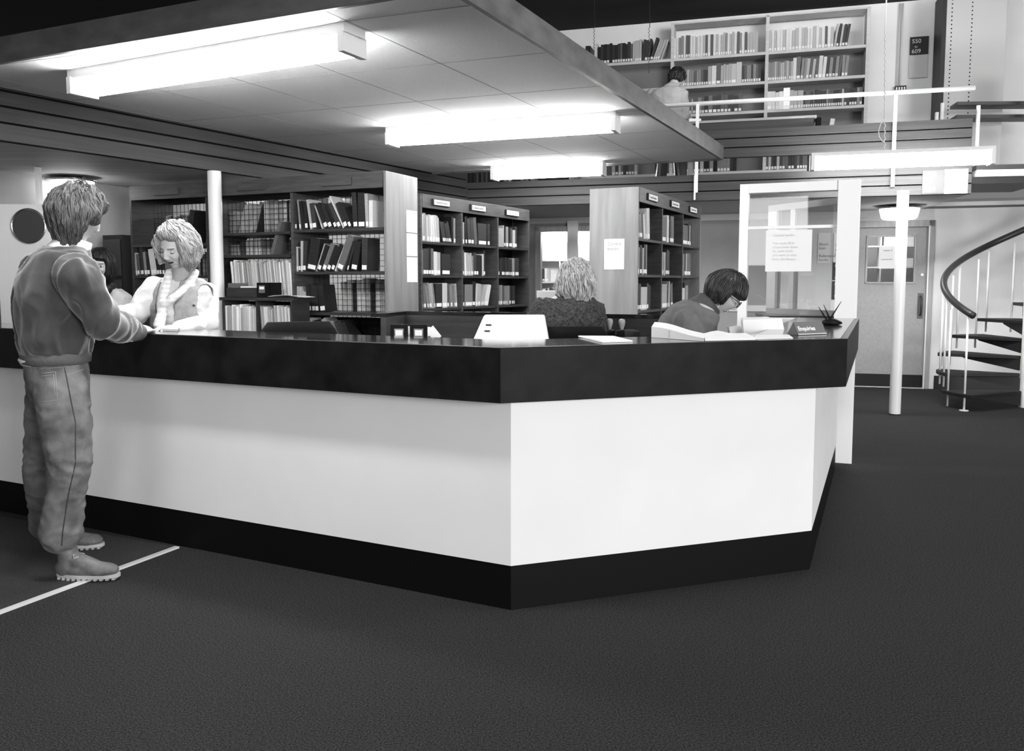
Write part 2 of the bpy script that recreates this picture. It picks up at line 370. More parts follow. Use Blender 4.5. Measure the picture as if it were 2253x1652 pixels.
# ================================================================== LIGHT FITTINGS
def luminaire(a, b, w_, z, h, lab, emat=None, topz=2.585):
    a = Vector(a).to_3d(); b = Vector(b).to_3d(); d = (b-a).normalized(); n = Vector((-d.y, d.x, 0)); L = (b-a).length
    t = thing('fluorescent_light', ((a+b)/2+Zv*z), lab, 'ceiling light', 'box fluorescent fittings')
    MB().obox(a+Zv*(z+h)-n*(w_/2), d*L, n*w_, Zv*(topz-z-h)).build('housing', M_paint, t)
    MB().obox(a+Zv*z-n*(w_/2)+d*.035, d*(L-.07), n*w_, Zv*h).build('diffuser', emat or M_diff, t, bevel=.006)
    for p in (a, b-d*.035): MB().obox(p+Zv*(z-.012)-n*(w_/2+.008), d*.035, n*(w_+.016), Zv*(h+.02)).build('end_cap', M_paint, t)
    return t
luminaire((-2.57, 5.11), (-.76, 4.19), .17, 2.46, .075, 'long box light on hung ceiling, nearest the camera above the jeans man', None)
luminaire((-.98, 6.93), (.79, 6.29), .17, 2.46, .075, 'long box light in the middle of the hung ceiling over the counter')
luminaire((-.19, 9.16), (.97, 8.77), .17, 2.455, .08, 'shorter box light at the far edge of the hung ceiling')
luminaire((3.02, 8.55), (4.6, 8.1), .16, 2.475, .12, 'glaring box light hanging before the gallery front at the right', M_glare, 2.63)
m = MB()
for k in (.15, .85):
    q = Vector((3.02, 8.55, 0)).lerp(Vector((4.6, 8.1, 0)), k); m.obox(q+Zv*2.61-GN*.01, GN*.64, G*.02, Zv*.015)
tag(m.build('light_bracket', M_paint), 'pair of white arms holding the glaring light off the gallery front', 'bracket')
def drum(p, r, lab):
    t = thing('drum_light', p, lab, 'ceiling light', 'round drum ceiling lights'); p = Vector(p)
    MB().lathe(p, [(r*1.18, .13), (r*1.18, .145), (r*.95, .15)], 32).build('rim', M_chrome, t, smooth=True)
    MB().lathe(p, [(r*.55, 0), (r*.8, .008), (r*.9, .03), (r, .12), (r, .13)], 32).build('diffuser', M_diff2, t, smooth=True)
    MB().lathe(p, [(r*.6, .15), (r*.6, .17)], 24).build('base_plate', M_base, t)
lf = luminaire((-1.9, 3.42), (-.55, 2.80), .17, 2.62, .075, 'box light hung in front of the left counter face', None, 2.76)
for p_ in ((-1.6, 3.282), (-.85, 2.938)): MB().lathe((p_[0], p_[1], 0), [(.006, 2.761), (.006, 4.779)], 8).build('hanging_rod', M_chrome, lf)
_a = Vector((-1.9, 3.42, 0)); _b2 = Vector((-.55, 2.80, 0)); _n = Vector((-(_b2-_a).y, (_b2-_a).x, 0)).normalized()
for s_ in (-1, 1): MB().obox(_a+_n*(s_*.12-.004)+Zv*2.57, _b2-_a, _n*.008, Zv*.19).build('light_shield', M_paint, lf)  # added unseen side plates, keep this lamp's light off the slab edge
drum((-3.80, 7.35, 2.085), .17, 'round drum light on the slatted soffit above the jeans man')
drum((4.62, 10.05, 2.085), .22, 'round drum light on the soffit in front of the grey door')
luminaire((-3.0, 9.5), (-1.9, 9.1), .15, 2.12, .07, 'box light behind the left bookcase', None, 2.255)
luminaire((.5, 13.7), (1.9, 13.3), .16, 2.0, .12, 'bright box light seen through the glazed opening', None, 2.29)
# ================================================================== RECEPTION COUNTER
ZT, ZF, ZW = 1.088, .869, .187
OUT = [Vector((-4.40, 5.416)), Vector((-.041, 3.244)), Vector((1.523, 3.775)), Vector((2.47, 5.93))]
PAN = [Vector((-4.30, 5.474)), Vector((.0, 3.332)), Vector((1.404, 3.823)), Vector((2.345, 5.95))]
def band(poly, d, z0, z1):
    inner = offs(poly, d); m = MB(); return m.prism([tuple(p) for p in poly]+[tuple(p) for p in inner[::-1]], z0, z1)
ct = thing('reception_counter', (0, 3.4, 0), 'angled reception counter with black gloss top, white front and black plinth', 'counter')
band(offs(OUT, .0302), .39, ZT-.035, ZT).build('countertop', M_top, ct, bevel=.001)
band(OUT, .03, ZF, ZT).build('fascia', M_black, ct, bevel=.002)
band(PAN, .06, ZW, ZF+.10).build('front_panel', M_white, ct)
band([p for p in offs(PAN, .004)], .05, 0, ZW).build('plinth', M_plinth, ct)
band(offs(OUT, .34), .05, .6, ZT-.0352).build('back_rail', M_black, ct)
# lower staff desk inside the counter
dk = offs(OUT, .43)
inn = offs(OUT, .95); inn[2] = offs(OUT, .66)[2]; m = MB(); m.prism([tuple(p) for p in dk[:3]]+[tuple(p) for p in inn[:3][::-1]], .955, .98)
sd = thing('staff_desk', (.1, 4.2, 0), 'dark staff desktop just inside the counter carrying the index boxes', 'desk')
m.build('desktop', M_dark, sd)
for p in (dk[0].lerp(inn[0], .5)+Vector((.1, 0)), dk[1].lerp(inn[1], .5), dk[2].lerp(inn[2], .6)):
    MB().box((p.x, p.y, .478), (.05, .3, .953)).build('leg', M_dark, sd)
# back counter
B = [Vector((-.80, 5.35)), Vector((-.72, 5.75)), Vector((.92, 5.10))]
bc = thing('back_counter', (0, 5.6, 0), 'dark back counter in front of the middle bookcase', 'counter')
band(B, .035, .12, 1.12).build('panel', mat('dark_counter_panel', .035, .45, .4, ((3, 3, 30), .3)), bc)
band(B, .10, 1.121, 1.145).build('countertop', M_top, bc)
bl = offs(B, -.45)
MB().prism([tuple(B[1]-Vector((0, .012))), tuple(B[2]-Vector((0, .012))), tuple(bl[2]), tuple(bl[1])], .93, .955).build('desktop', M_dark, bc)
band(B, .03, 0, .12).build('plinth', M_plinth, bc)
B2 = [Vector((2.02, 6.9)), Vector((2.20, 5.95))]
b2 = thing('side_counter', (2.25, 6.75, 0), 'dark side counter carrying the angled glazed frame', 'counter')
m = MB(); m.prism([(2.48, 6.37), (2.32, 7.1), (2.10, 7.1), (2.0, 6.52)], 0, 1.06); m.build('body', M_black, b2)
m = MB(); m.prism([(2.51, 6.35), (2.35, 7.12), (2.08, 7.12), (1.98, 6.505)], 1.06, 1.085); m.build('countertop', M_top, b2)
# ------------------------------------------------------------------ glazed screens
s1 = thing('glazed_screen', (2.1, 6.35, 0), 'white framed glazed screen with wide right post at the counter end', 'screen')
PR = Vector((2.55, 6.17, 0)); sv = Vector((-.93, .367, 0)).normalized(); sn = Vector((-sv.y, sv.x, 0))*-1
def spost(m, l0, l1, z0, z1, th=.10): m.obox(PR+sv*l0-sn*(th/2)+Zv*z0, sv*(l1-l0), sn*th, Zv*(z1-z0))
m = MB(); spost(m, 0, .155, 0, 2.085, .12); m.build('post', M_paint, s1, bevel=.003)
m = MB(); spost(m, .785, .85, 0, 2.085); m.build('post', M_paint, s1, bevel=.003)
m = MB(); spost(m, .1552, .7848, 2.015, 2.085); m.build('top_rail', M_paint, s1, bevel=.003)
m = MB(); spost(m, .1552, .7848, 1.02, 1.075); m.build('bottom_rail', M_paint, s1, bevel=.003)
m = MB(); spost(m, .1552, .7848, 1.745, 1.768, .03); m.build('glazing_bar', M_paint, s1)
m = MB(); spost(m, .156, .784, 1.075, 2.015, .006); m.build('pane', M_glass, s1)
m = MB(); c0 = PR+sv*.62+sn*.012; 
q0 = at(1700, 597, 6.42); q1 = at(1795, 510, 6.3)
wS = .33; q0 = PR+sv*.655-sn*.012
m.obox(q0+Zv*1.425, sv*-wS, sn*.002, Zv*.31); sh = tag(m.build('notice', M_paper), 'large white notice hung on the glass of the white screen', 'notice')
fx = q0-sn*.0012+sv*-.05; pale = mat('faint_ink', .62, .8, .1)
if sn.y > 0: fx = q0+sn*-.0012+sv*-.05
text('Central books\n\nYou must fill in\na borrower form\nfor each book\nyou wish to take\nfrom the library', .026, fx+Zv*1.69, -sv, Zv, pale, sh, spacing=1.15)
s2 = thing('angled_frame', (2.3, 6.7, 1.085), 'second glazed frame seen through the white screen, set at an angle', 'screen')
F0 = Vector((2.465, 6.34, 0)); F1 = Vector((2.155, 7.0, 0)); fd = (F1-F0).normalized(); fl = (F1-F0).length; fn = Vector((fd.y, -fd.x, 0))
def fb(m, l0, l1, z0, z1, th=.06): m.obox(F0+fd*l0-fn*(th/2)+Zv*z0, fd*(l1-l0), fn*th, Zv*(z1-z0))
Mf = mat('grey_frame', .5, .5, .4)
m = MB(); fb(m, 0, fl, 1.086, 1.13); m.build('bottom_rail', Mf, s2)
m = MB(); fb(m, 0, fl, 1.925, 1.975); m.build('top_rail', Mf, s2)
m = MB(); fb(m, fl-.10, fl-.001, 1.1305, 1.9245); m.build('stile', M_paint, s2)
m = MB(); fb(m, fl-.30, fl-.25, 1.1305, 1.9245, .05); m.build('mullion', M_paint, s2)
m = MB(); fb(m, .06, fl-.10, 1.131, 1.924, .006); m.build('pane', M_glass, s2)
# posters on the far wall, seen through the glass
def poster(name, x0, x1, z0, z1, mt, lab, cat='poster', off=-.012):
    m = MB(); m.obox(wp(tx(x0), z0, off), G*(tx(x1)-tx(x0)), GN*.006, Zv*(z1-z0)); return tag(m.build(name, mt), lab, cat)
p = poster('poster', 1795, 1822, 1.60, 1.98, M_paper, 'pale wall poster reading Reference books, seen through the screen')
text('Short\nloan\n\nReference\nbooks', .05, wp(tx(1797), 1.82, -.0135), G, Zv, M_ink, p)
p = poster('poster', 1829, 1862, 1.60, 1.98, M_paper, 'pale wall poster above the black number signs')
text('Social\nscience\nLaw', .055, wp(tx(1832), 1.80, -.0135), G, Zv, M_ink, p)
m = MB(); c = wp(tx(1846), 1.92, -.014); m.add([c-G*.06, c+Zv*.05, c+G*.06, c-Zv*.05], [(0, 1, 2, 3)]); m.build('diamond_mark', M_ink, p)
for z, a_, b_, lb in ((1.375, '000', '499', 'black sign reading 000 to 499 on the far wall, upper of two'), (1.125, '900', '999', 'black sign reading 900 to 999 on the far wall, lower of two')):
    p = poster('number_sign', 1828, 1864, z, z+.235, M_signk, lb, 'sign')
    text(a_+'\n to\n'+b_, .075, wp(tx(1833), z+.16, -.0135), G, Zv, M_paper, p, spacing=1.0)
# ================================================================== BOOKS
TN = ['black', 'dark', 'mid grey', 'grey', 'pale', 'white']
ORD = 'first second third fourth fifth sixth seventh eighth ninth tenth eleventh twelfth thirteenth fourteenth fifteenth sixteenth seventeenth eighteenth nineteenth twentieth'.split()
TENS = {20: 'twenty', 30: 'thirty', 40: 'forty', 50: 'fifty'}
def ordw(i):
    if i < 20: return ORD[i]
    t = (i+1)//10*10; r = (i+1) % 10
    return {20: 'twentieth', 30: 'thirtieth', 40: 'fortieth', 50: 'fiftieth'}[t] if r == 0 else TENS[t]+'-'+ORD[r-1]
BOOKS = []     # records
def add_book(p, r, n, t, h, w_, tone, lean, lab, group, kind='book', spine=True):
    BOOKS.append(dict(p=p, r=r, n=n, t=t, h=h, w=w_, tone=tone, lean=lean, lab=lab, group=group, kind=kind, spine=spine,
                      area=(max(t, .012)*h)*(1840/p.y)**2))
class Case:
    def __init__(s, o, r, n, nb, bay, H, depth): s.o = o; s.r = r; s.n = n; s.nb = nb; s.bay = bay; s.H = H; s.depth = depth
def row(case, bay, z, specs, where, group, x0=.0, inset=.015, wd=.17, kind='book', spine=True, count0=0, maxx=None):
    """specs: (count, tone, thickness, height, lean degrees)"""
    x = bay*case.bay+.018+x0; lim = (bay+1)*case.bay-.014 if maxx is None else bay*case.bay+maxx; prev = 0; i = count0; ph = 0
    for cnt, tone, t, h, lean in specs:
        if tone is None: x += t; prev = 0; ph = 0; continue
        for k in range(cnt):
            tt = t*rnd.uniform(.8, 1.2); hh = h*rnd.uniform(.93, 1.05); L = lean+rnd.uniform(-1, 1)*(1.2 if lean else .3)
            a = R_(abs(L)); tn_ = tone if isinstance(tone, int) else rnd.choice(tone)
            if L < 0 and abs(L) > abs(min(prev, 0))+.5: x += hh*(math.sin(a)-math.sin(R_(abs(min(prev, 0)))))*.96
            if prev > 0 and L < prev-.5: x += ph*(math.sin(R_(prev))-math.sin(R_(max(L, 0))))*.96
            foot = tt/math.cos(a)
            ext = hh*math.sin(a) if L > 0 else 0
            if x+foot+ext > lim: return i
            base = case.o+case.r*(x+(0 if L >= 0 else 0))+case.n*(inset+rnd.uniform(0, .012))+Zv*z
            lab = '%s %s, %s from left on %s' % (TN[tn_]+(' leaning' if abs(lean) > 6 else ''), kind, ordw(i), where)
            add_book(base, case.r, case.n, tt-.0012, hh, wd*rnd.uniform(.9, 1.05), tn_, L, lab, group, kind, spine and rnd.random() < .9)
            x += foot+.0006; prev = L; ph = hh; i += 1
    return i
def book_mesh(bk, m, full=True, mi=0, mp=1):
    a = R_(bk['lean']); r, n = bk['r'], bk['n']; up = Zv*math.cos(a)+r*math.sin(a); rr = r*math.cos(a)-Zv*math.sin(a)
    t, h, w_ = bk['t'], bk['h'], bk['w']
    p = bk['p']+(Zv*t*math.sin(a) if a > 0 else Vector((0, 0, 0)))+Zv*.0008
    c = min(.003, t*.2)
    m.obox(p, rr*t, n*c, up*h, mi)                                   # spine
    m.obox(p+n*c, rr*c, n*(w_-c), up*h, mi); m.obox(p+n*c+rr*(t-c), rr*c, n*(w_-c), up*h, mi)   # boards
    m.obox(p+n*c+rr*c+up*.004, rr*(t-2*c), n*(w_-c-.005), up*(h-.008), mp)   # pages
    return p, rr, up
def flush_books(limit=300):
    bs = [b for b in BOOKS if b['kind'] == 'book']; bs.sort(key=lambda b: -b['area'])
    keep = set(id(b) for b in bs[:limit]); js = [b for b in BOOKS if b['kind'] != 'book']
    stuff = MB()
    for bk in BOOKS:
        if bk['kind'] == 'book' and id(bk) not in keep:
            p, rr, up = book_mesh(bk, stuff, mi=bk['tone'], mp=6)
            if bk['spine']: stuff.obox(p+up*.012-bk['n']*.0012+rr*bk['t']*.12, rr*bk['t']*.76, bk['n']*.001, up*.032, 6)
            continue
        m = MB(); org = Vector(bk['p']); p, rr, up = book_mesh(bk, m)
        o = m.build('library_book' if bk['kind'] == 'book' else bk['kind'], [BT[bk['tone']], M_page], None, origin=org)
        tag(o, bk['lab'], bk['kind'], bk['group'])
        if bk['spine'] and bk['kind'] == 'book':
            m = MB(); m.obox(p+up*.012-bk['n']*.0012+rr*bk['t']*.1, rr*bk['t']*.8, bk['n']*.001, up*.034)
            m.build('spine_label', M_paper, o)
    if stuff.v:
        o = stuff.build('library_books', BT+[M_page]); tag(o, 'the smaller library books on the gallery, behind the wire grid and in the far room', 'books', None, 'stuff')
    print('books', len(bs), 'journals', len(js))
# ================================================================== BOOKCASES
def bookcase(case, name, lab, levels, wire=True, solid=False, rail_plates=(), endside='right', end_m=M_end, shelf_m=M_shelf, plate_txt='Central books', cat='bookcase', base=0):
    t = thing(name, case.o+case.r*(case.nb*case.bay/2)+case.n*case.depth/2+Zv*base, lab, cat)
    o, r, n, H, dp = case.o, case.r, case.n, case.H, case.depth; L = case.nb*case.bay
    for s_ in (0, L-.02): MB().obox(o+r*s_+Zv*base, r*.024 if s_ == 0 else r*.022, n*dp, Zv*(H-base-.001)).build('end_panel', M_shelf if (s_ == 0 and name == 'bookcase' and wire and not solid) else end_m, t, bevel=.002)
    for k in range(1, case.nb): MB().obox(o+r*(k*case.bay-.012)+Zv*base, r*.024, n*dp, Zv*(H-base-.13)).build('upright', M_rail, t)
    for k in range(case.nb):
        for z in levels[k] if isinstance(levels[0], (list, tuple)) else levels:
            MB().obox(o+r*(k*case.bay+(.025 if k == 0 else .013))+n*.004+Zv*(z-.022), r*(case.bay-.04), n*(dp*.47 if dp > .3 else dp-.01), Zv*.022).build('shelf', shelf_m, t)
            if dp > .3: MB().obox(o+r*(k*case.bay+(.025 if k == 0 else .013))+n*(dp*.53)+Zv*(z-.022), r*(case.bay-.04), n*(dp*.46), Zv*.022).build('shelf', shelf_m, t)
    MB().obox(o-n*.004+r*.0245+Zv*(H-.125), r*(L-.048), n*.018, Zv*.125).build('top_rail', M_rail, t, bevel=.002)
    if dp > .3: MB().obox(o+n*(dp-.018)+r*.0245+Zv*(H-.125), r*(L-.048), n*.018, Zv*.125).build('top_rail', M_rail, t)
    MB().obox(o+n*.016+r*.0245+Zv*(H-.02), r*(L-.05), n*(dp-.04), Zv*.018).build('top_board', M_rail, t)
    if solid: MB().obox(o+n*(dp*.49)+r*.03+Zv*base, r*(L-.06), n*.006, Zv*(H-base-.03)).build('back_or_shade_board', M_dark, t)  # dark sheet stands in for the shade between the shelves
    if wire:
        m = MB(); g = .045
        for k in range(int((L-.06)/g)): m.obox(o+r*(.04+k*g)+n*(dp*.49)+Zv*.3, r*.0035, n*.0035, Zv*(H-.45))
        for k in range(int((H-.45)/g)): m.obox(o+r*.04+n*(dp*.487)+Zv*(.3+k*g), r*(L-.08), n*.0035, Zv*.0035)
        m.build('wire_grid', M_wire, t)
    for c, txt in rail_plates:
        m = MB(); m.obox(o+r*(c-.14)-n*.018+Zv*(H-.095), r*.28, n*.0138, Zv*.062); lp = m.build('label_holder', M_dark if txt else M_rail, t, bevel=.002)
        if txt:
            MB().obox(o+r*(c-.118)-n*.0205+Zv*(H-.088), r*.25, n*.002, Zv*.048).build('label_card', M_paper, lp)
            text(txt, .034, o+r*(c-.105)-n*.0212+Zv*(H-.075), r, Zv, M_ink, lp)
    return t
# left bookcase
KB = 1.045; zk = lambda z: CAMH+(z-CAMH)*KB
o1 = Vector((-3.224, 7.146, 0))*KB; e1 = Vector((-.908, 6.143, 0))*KB; r1 = (e1-o1).normalized(); n1 = Vector((-r1.y, r1.x, 0)); L1 = (e1-o1).length
C1 = Case(o1, r1, n1, 3, L1/3, zk(2.15), .48)
bc1 = bookcase(C1, 'bookcase', 'left bookcase of three bays behind the smiling woman, open wire back', [[zk(z) for z in q] for q in ([.12, .47, .82, 1.13, 1.40, 1.66], [.12, .47, .82, 1.235, 1.56, 1.735], [.12, .47, .83, 1.115, 1.425, 1.745])],
         wire=True, rail_plates=[(L1/6, ''), (L1/2+.05, ''), (L1*5/6, '')])
Mn = mat('notice_border', .1, .7, .2)
def end_notice(case, L, d0, d1, zs, labs, txt=None, tone=None):
    p = case.o if L == 0 else case.o+case.r*L; rr = case.r*(-.0045 if L == 0 else .0045)
    for i, (z0, z1) in enumerate(zs):
        m = MB(); m.obox(p+case.n*d0+Zv*z0+rr*.2, case.n*(d1-d0), rr*.6, Zv*(z1-z0)); o = tag(m.build('notice', M_paper), labs[i], 'notice')
        if txt and txt[i]:
            e = case.n if L else -case.n
            q = p+case.n*(d0 if L else d1)+rr*.95+e*.03
            text(txt[i], tone[1], q+Zv*(z1-tone[2]), e, Zv, tone[0], o, spacing=1.0)
end_notice(C1, L1, .30, .465, [(zk(1.725), zk(1.89)), (zk(1.545), zk(1.715)), (zk(1.345), zk(1.535))],
           ['top one of three white notices on the left bookcase end', 'middle white notice with faint Central books on left bookcase end', 'lowest of three white notices on the left bookcase end'],
           [None, 'Central\nbooks', None], (mat('faint_ink', .62, .8, .1), .042, .06))
# middle bookcase
o2 = Vector((-.821, 7.685, 0)); e2_ = Vector((.208, 9.447, 0)); r2 = (e2_-o2).normalized(); n2 = Vector((-r2.y, r2.x, 0)); L2 = (e2_-o2).length
C2 = Case(o2, r2, n2, 3, L2/3, 2.15, .42); b3 = L2/3
LV = [.12, .47, .79, 1.10, 1.41, 1.72]
bookcase(C2, 'bookcase', 'middle bookcase receding behind the index boxes, three Central books labels', LV, wire=True, solid=True, rail_plates=[(b3*.45, 'Central books'), (b3*1.4, 'Central books'), (b3*2.4, 'Central books')], end_m=M_rail)
o3 = Vector((1.077, 7.146, 0)); e3 = Vector((2.039, 9.054, 0)); r3 = (e3-o3).normalized(); n3 = Vector((-r3.y, r3.x, 0)); L3 = (e3-o3).length
C3 = Case(o3, r3, n3, 3, L3/3, 2.15, .44); b4 = L3/3
bookcase(C3, 'bookcase', 'right bookcase with broad pale end panel carrying the Central books notice', LV, wire=False, solid=True, rail_plates=[(b4*.5, 'Central books'), (b4*1.5, 'Central books'), (b4*2.45, 'Central books')])
end_notice(C3, 0, .12, .30, [(1.455, 1.715)], ['white Central books notice on the broad bookcase end'], ['Central\nbooks'], (M_ink, .042, .055))
m = MB(); m.obox(C1.o+C1.r*.03+C1.n*(C1.depth*.51), C1.r*(L1-.06), C1.n*.006, Zv*1.06); m.build('back_or_shade_board', M_dark, bc1)  # added dark sheet behind the lower shelves, blocks the bright wall
# --- fill left bookcase
W1 = 'the %s shelf, %s bay of left bookcase'
def rr1(bay, z, nm, bn, sp, **k): return row(C1, bay, zk(z), sp, W1 % (nm, bn), 'books in the left bookcase', **k)
rr1(2, 1.745, 'top', 'right', [(1, 1, .02, .2, 0), (1, 3, .022, .24, -4), (2, 0, .03, .22, -7), (1, 4, .035, .25, -8), (1, 1, .04, .21, -8), (1, 4, .012, .2, -20), (3, 0, .035, .21, -24), (1, 1, .03, .22, -26), (1, 5, .012, .27, -27), (2, 0, .035, .2, -24), (1, 0, .05, .285, -3), (1, 0, .065, .26, 0), (1, 3, .03, .25, -3), (1, 5, .04, .21, 0)])
rr1(2, 1.425, 'second', 'right', [(1, 4, .02, .2, 0), (1, 1, .02, .2, 0), (1, 4, .025, .25, 2), (1, 1, .035, .26, 5), (1, 0, .11, .27, 12), (1, 4, .012, .24, 22), (1, 0, .035, .22, 24), (1, 2, .035, .24, 25), (2, 0, .035, .23, 25), (1, 5, .014, .28, 24), (1, 2, .055, .285, 24), (1, 1, .02, .24, 18), (1, 0, .05, .22, 10), (1, 1, .06, .27, 2)])
rr1(2, 1.115, 'third', 'right', [(2, 4, .02, .2, 0), (2, 4, .02, .17, 0), (3, 0, .03, .22, -5), (1, 0, .06, .22, -6)])
rr1(2, .83, 'fourth', 'right', [(1, 3, .03, .24, 0), (2, 1, .03, .25, -10), (1, 4, .03, .25, -20), (3, 0, .035, .24, -26), (2, 3, .04, .26, -30), (3, 1, .035, .24, -26)])
rr1(1, 1.56, 'third', 'centre', [(1, None, .62, 0, 0), (1, 2, .03, .30, 20)], spine=False)
rr1(0, 1.40, 'third', 'left', [(1, 4, .022, .2, -4), (1, 2, .022, .2, -4), (2, 1, .022, .25, -5), (1, 3, .035, .22, -6), (1, 0, .03, .22, -6), (1, 4, .06, .24, -7), (2, 0, .03, .22, -8), (3, [0, 1, 2], .035, .22, 0)])
rr1(0, 1.66, 'second', 'left', [(1, None, .60, 0, 0), (2, 0, .025, .28, 12)])
# books on the rear faces, seen through the wire
def rear(bay, z, nm, bn, sp, **k):
    row(C1, bay, zk(z), sp, 'rear of %s shelf, %s bay, left bookcase' % (nm, bn), 'books seen through the wire grid', inset=.46*.55, wd=.15, spine=False, **k)
rear(1, 1.745, 'top', 'centre', [(2, 3, .03, .2, 0), (1, None, .03, 0, 0), (5, 4, .032, .26, 18), (1, 1, .012, .26, 18), (8, 4, .03, .27, 0), (1, 0, .02, .26, 0), (3, 4, .03, .26, 0)])
rear(1, 1.56, 'third', 'centre', [(3, 4, .035, .10, 0), (2, 2, .03, .13, 0), (12, [4, 5, 4], .035, .14, 0)])
rear(1, 1.235, 'fourth', 'centre', [(3, 3, .03, .2, 0), (2, 4, .03, .2, 0), (1, 2, .04, .22, 0), (8, [3, 4], .03, .2, 0)])
rear(2, 1.115, 'third', 'right', [(1, None, .26, 0, 0), (4, 4, .03, .25, 0), (1, 0, .04, .24, 0), (5, 4, .028, .26, 0), (1, 0, .04, .24, 0), (6, 4, .028, .25, 0)])
rear(2, 1.745, 'top', 'right', [(1, None, .02, 0, 0), (4, 3, .03, .2, 0), (1, None, .3, 0, 0), (2, 0, .05, .2, 0)])
rear(2, 1.425, 'second', 'right', [(16, [4, 3, 5], .03, .22, 0)])
rear(0, 1.66, 'second', 'left', [(1, None, .1, 0, 0), (14, [4, 3, 4, 2], .03, .26, 0)])
rear(0, 1.40, 'third', 'left', [(1, None, .4, 0, 0), (12, [4, 3, 4, 1], .03, .2, 0)])
rear(0, 1.13, 'fourth', 'left', [(1, None, .4, 0, 0), (10, [4, 3, 4, 1], .03, .2, 0)])
# journals on the centre bay and in the low rack before it
row(C1, 1, zk(1.235), [(1, None, .20, 0, 0)]+[(46, [4, 3, 4, 5], .011, .285, -5)], 'the centre bay of the left bookcase', 'thin journals in the left bookcase', kind='journal', wd=.2, inset=.01, spine=False)
fk = C1.o+C1.r*1.255-C1.n*.26
CR_ = Case(fk, r1, n1, 2, .345, 1.235, .22)
rk = thing('journal_rack', fk+r1*.46+n1*.15, 'low dark journal rack right of the column, card drawer on top', 'rack')
for s_ in (0, .339, .676): MB().obox(fk+r1*s_, r1*.014, n1*.22, Zv*1.2).build('upright', M_shelf, rk)
MB().obox(fk-r1*.02-n1*.01+Zv*1.2, r1*.73, n1*.235, Zv*.024).build('top_board', M_shelf, rk)
for z in (.48, .86): MB().obox(fk+r1*.015+Zv*(z-.02), r1*.66, n1*.21, Zv*.02).build('shelf', M_shelf, rk)
MB().obox(fk+r1*.015+n1*.208, r1*.66, n1*.012, Zv*1.19).build('back_or_shade_board', M_dark, rk)
row(CR_, 0, .86, [(34, [4, 5, 4], .0125, .295, 0)], 'the low rack, left half', 'thin journals in the low rack', kind='journal', wd=.17, inset=.01, spine=False)
row(CR_, 1, .86, [(26, [4, 4, 3, 5], .0125, .29, -3)], 'the low rack, right half', 'thin journals in the low rack', kind='journal', wd=.17, inset=.01, spine=False)
# --- fill middle bookcase
def rr2(bay, li, nm, bn, sp, **k): return row(C2, bay, LV[li], sp, '%s shelf, %s bay of middle bookcase' % (nm, bn), 'books in the middle bookcase', **k)
rr2(0, 5, 'top', 'near', [(1, 4, .03, .24, 3), (1, 3, .035, .25, 4), (1, None, .03, 0, 0), (7, 4, .026, .24, -3), (6, 1, .024, .2, -18), (1, 0, .025, .26, 0), (1, 3, .03, .26, 0)])
rr2(1, 5, 'top', 'centre', [(2, 3, .03, .22, 0), (1, 0, .03, .26, -2), (2, 1, .045, .24, -4), (1, 2, .05, .26, -5), (1, None, .02, 0, 0), (1, 1, .16, .23, 0), (1, 1, .05, .24, 0)])
rr2(2, 5, 'top', 'far', [(1, 3, .12, .21, 0), (1, 4, .02, .22, 0), (1, 0, .03, .22, 0), (2, 3, .03, .22, 0), (1, 0, .04, .21, 0), (1, 2, .05, .2, 0), (1, 4, .05, .2, 0), (1, 1, .05, .22, 0)])
rr2(0, 4, 'second', 'near', [(1, 4, .03, .25, 0), (2, 1, .045, .25, 0), (1, 0, .04, .25, 0), (1, 2, .04, .25, 0), (1, 4, .05, .22, 0), (1, 3, .05, .23, 0), (1, None, .02, 0, 0), (1, 1, .15, .22, 0)])
rr2(1, 4, 'second', 'centre', [(2, 2, .03, .25, 0), (4, 4, .03, .22, -3), (1, 3, .035, .2, 0), (1, 1, .04, .23, 0), (3, 0, .04, .21, 0), (1, 4, .03, .23, 0), (1, 1, .03, .25, 0)])
rr2(2, 4, 'second', 'far', [(8, [0, 1, 1], .035, .19, -3), (1, 3, .05, .2, 0), (1, 1, .1, .21, 0)])
rr2(0, 3, 'third', 'near', [(2, 2, .03, .24, -3), (5, 3, .026, .23, -9), (1, 1, .09, .23, 0), (1, 4, .085, .24, 0), (1, 2, .03, .22, 0), (4, 3, .032, .22, -5)])
rr2(1, 3, 'third', 'centre', [(1, 1, .05, .22, 0), (1, 3, .12, .22, 0), (1, 0, .06, .25, 3), (3, 4, .03, .22, 4), (4, 4, .032, .22, 18)])
rr2(2, 3, 'third', 'far', [(6, [3, 4, 2], .035, .21, 0), (1, 3, .05, .2, 0), (3, [0, 1], .04, .2, 0)])
for b_, n_ in ((0, 'near'), (1, 'centre'), (2, 'far')): rr2(b_, 2, 'fourth', n_, [(4, [1, 2, 3], .035, .2, 0)])
# --- fill right bookcase
def rr3(bay, li, nm, bn, sp, **k): return row(C3, bay, LV[li], sp, '%s shelf, %s bay of right bookcase' % (nm, bn), 'books in the right bookcase', **k)
rr3(0, 5, 'top', 'near', [(2, 3, .03, .2, -5), (4, 2, .03, .21, -8), (2, 4, .03, .23, -10), (1, 4, .09, .26, -5)])
rr3(1, 5, 'top', 'centre', [(1, 2, .17, .23, 0), (1, 4, .045, .25, 0), (1, 4, .04, .23, 0), (1, 1, .04, .22, 0), (1, 2, .1, .26, -2)])
rr3(2, 5, 'top', 'far', [(1, 2, .27, .2, 0), (1, 0, .08, .22, 0), (1, 4, .04, .2, 0), (1, 1, .05, .21, 0)])
rr3(0, 4, 'second', 'near', [(1, 0, .09, .25, 0), (1, 4, .03, .25, 0), (1, 0, .06, .25, 0), (1, 3, .03, .24, 0), (1, 0, .06, .26, 0), (1, 3, .06, .28, 0)])
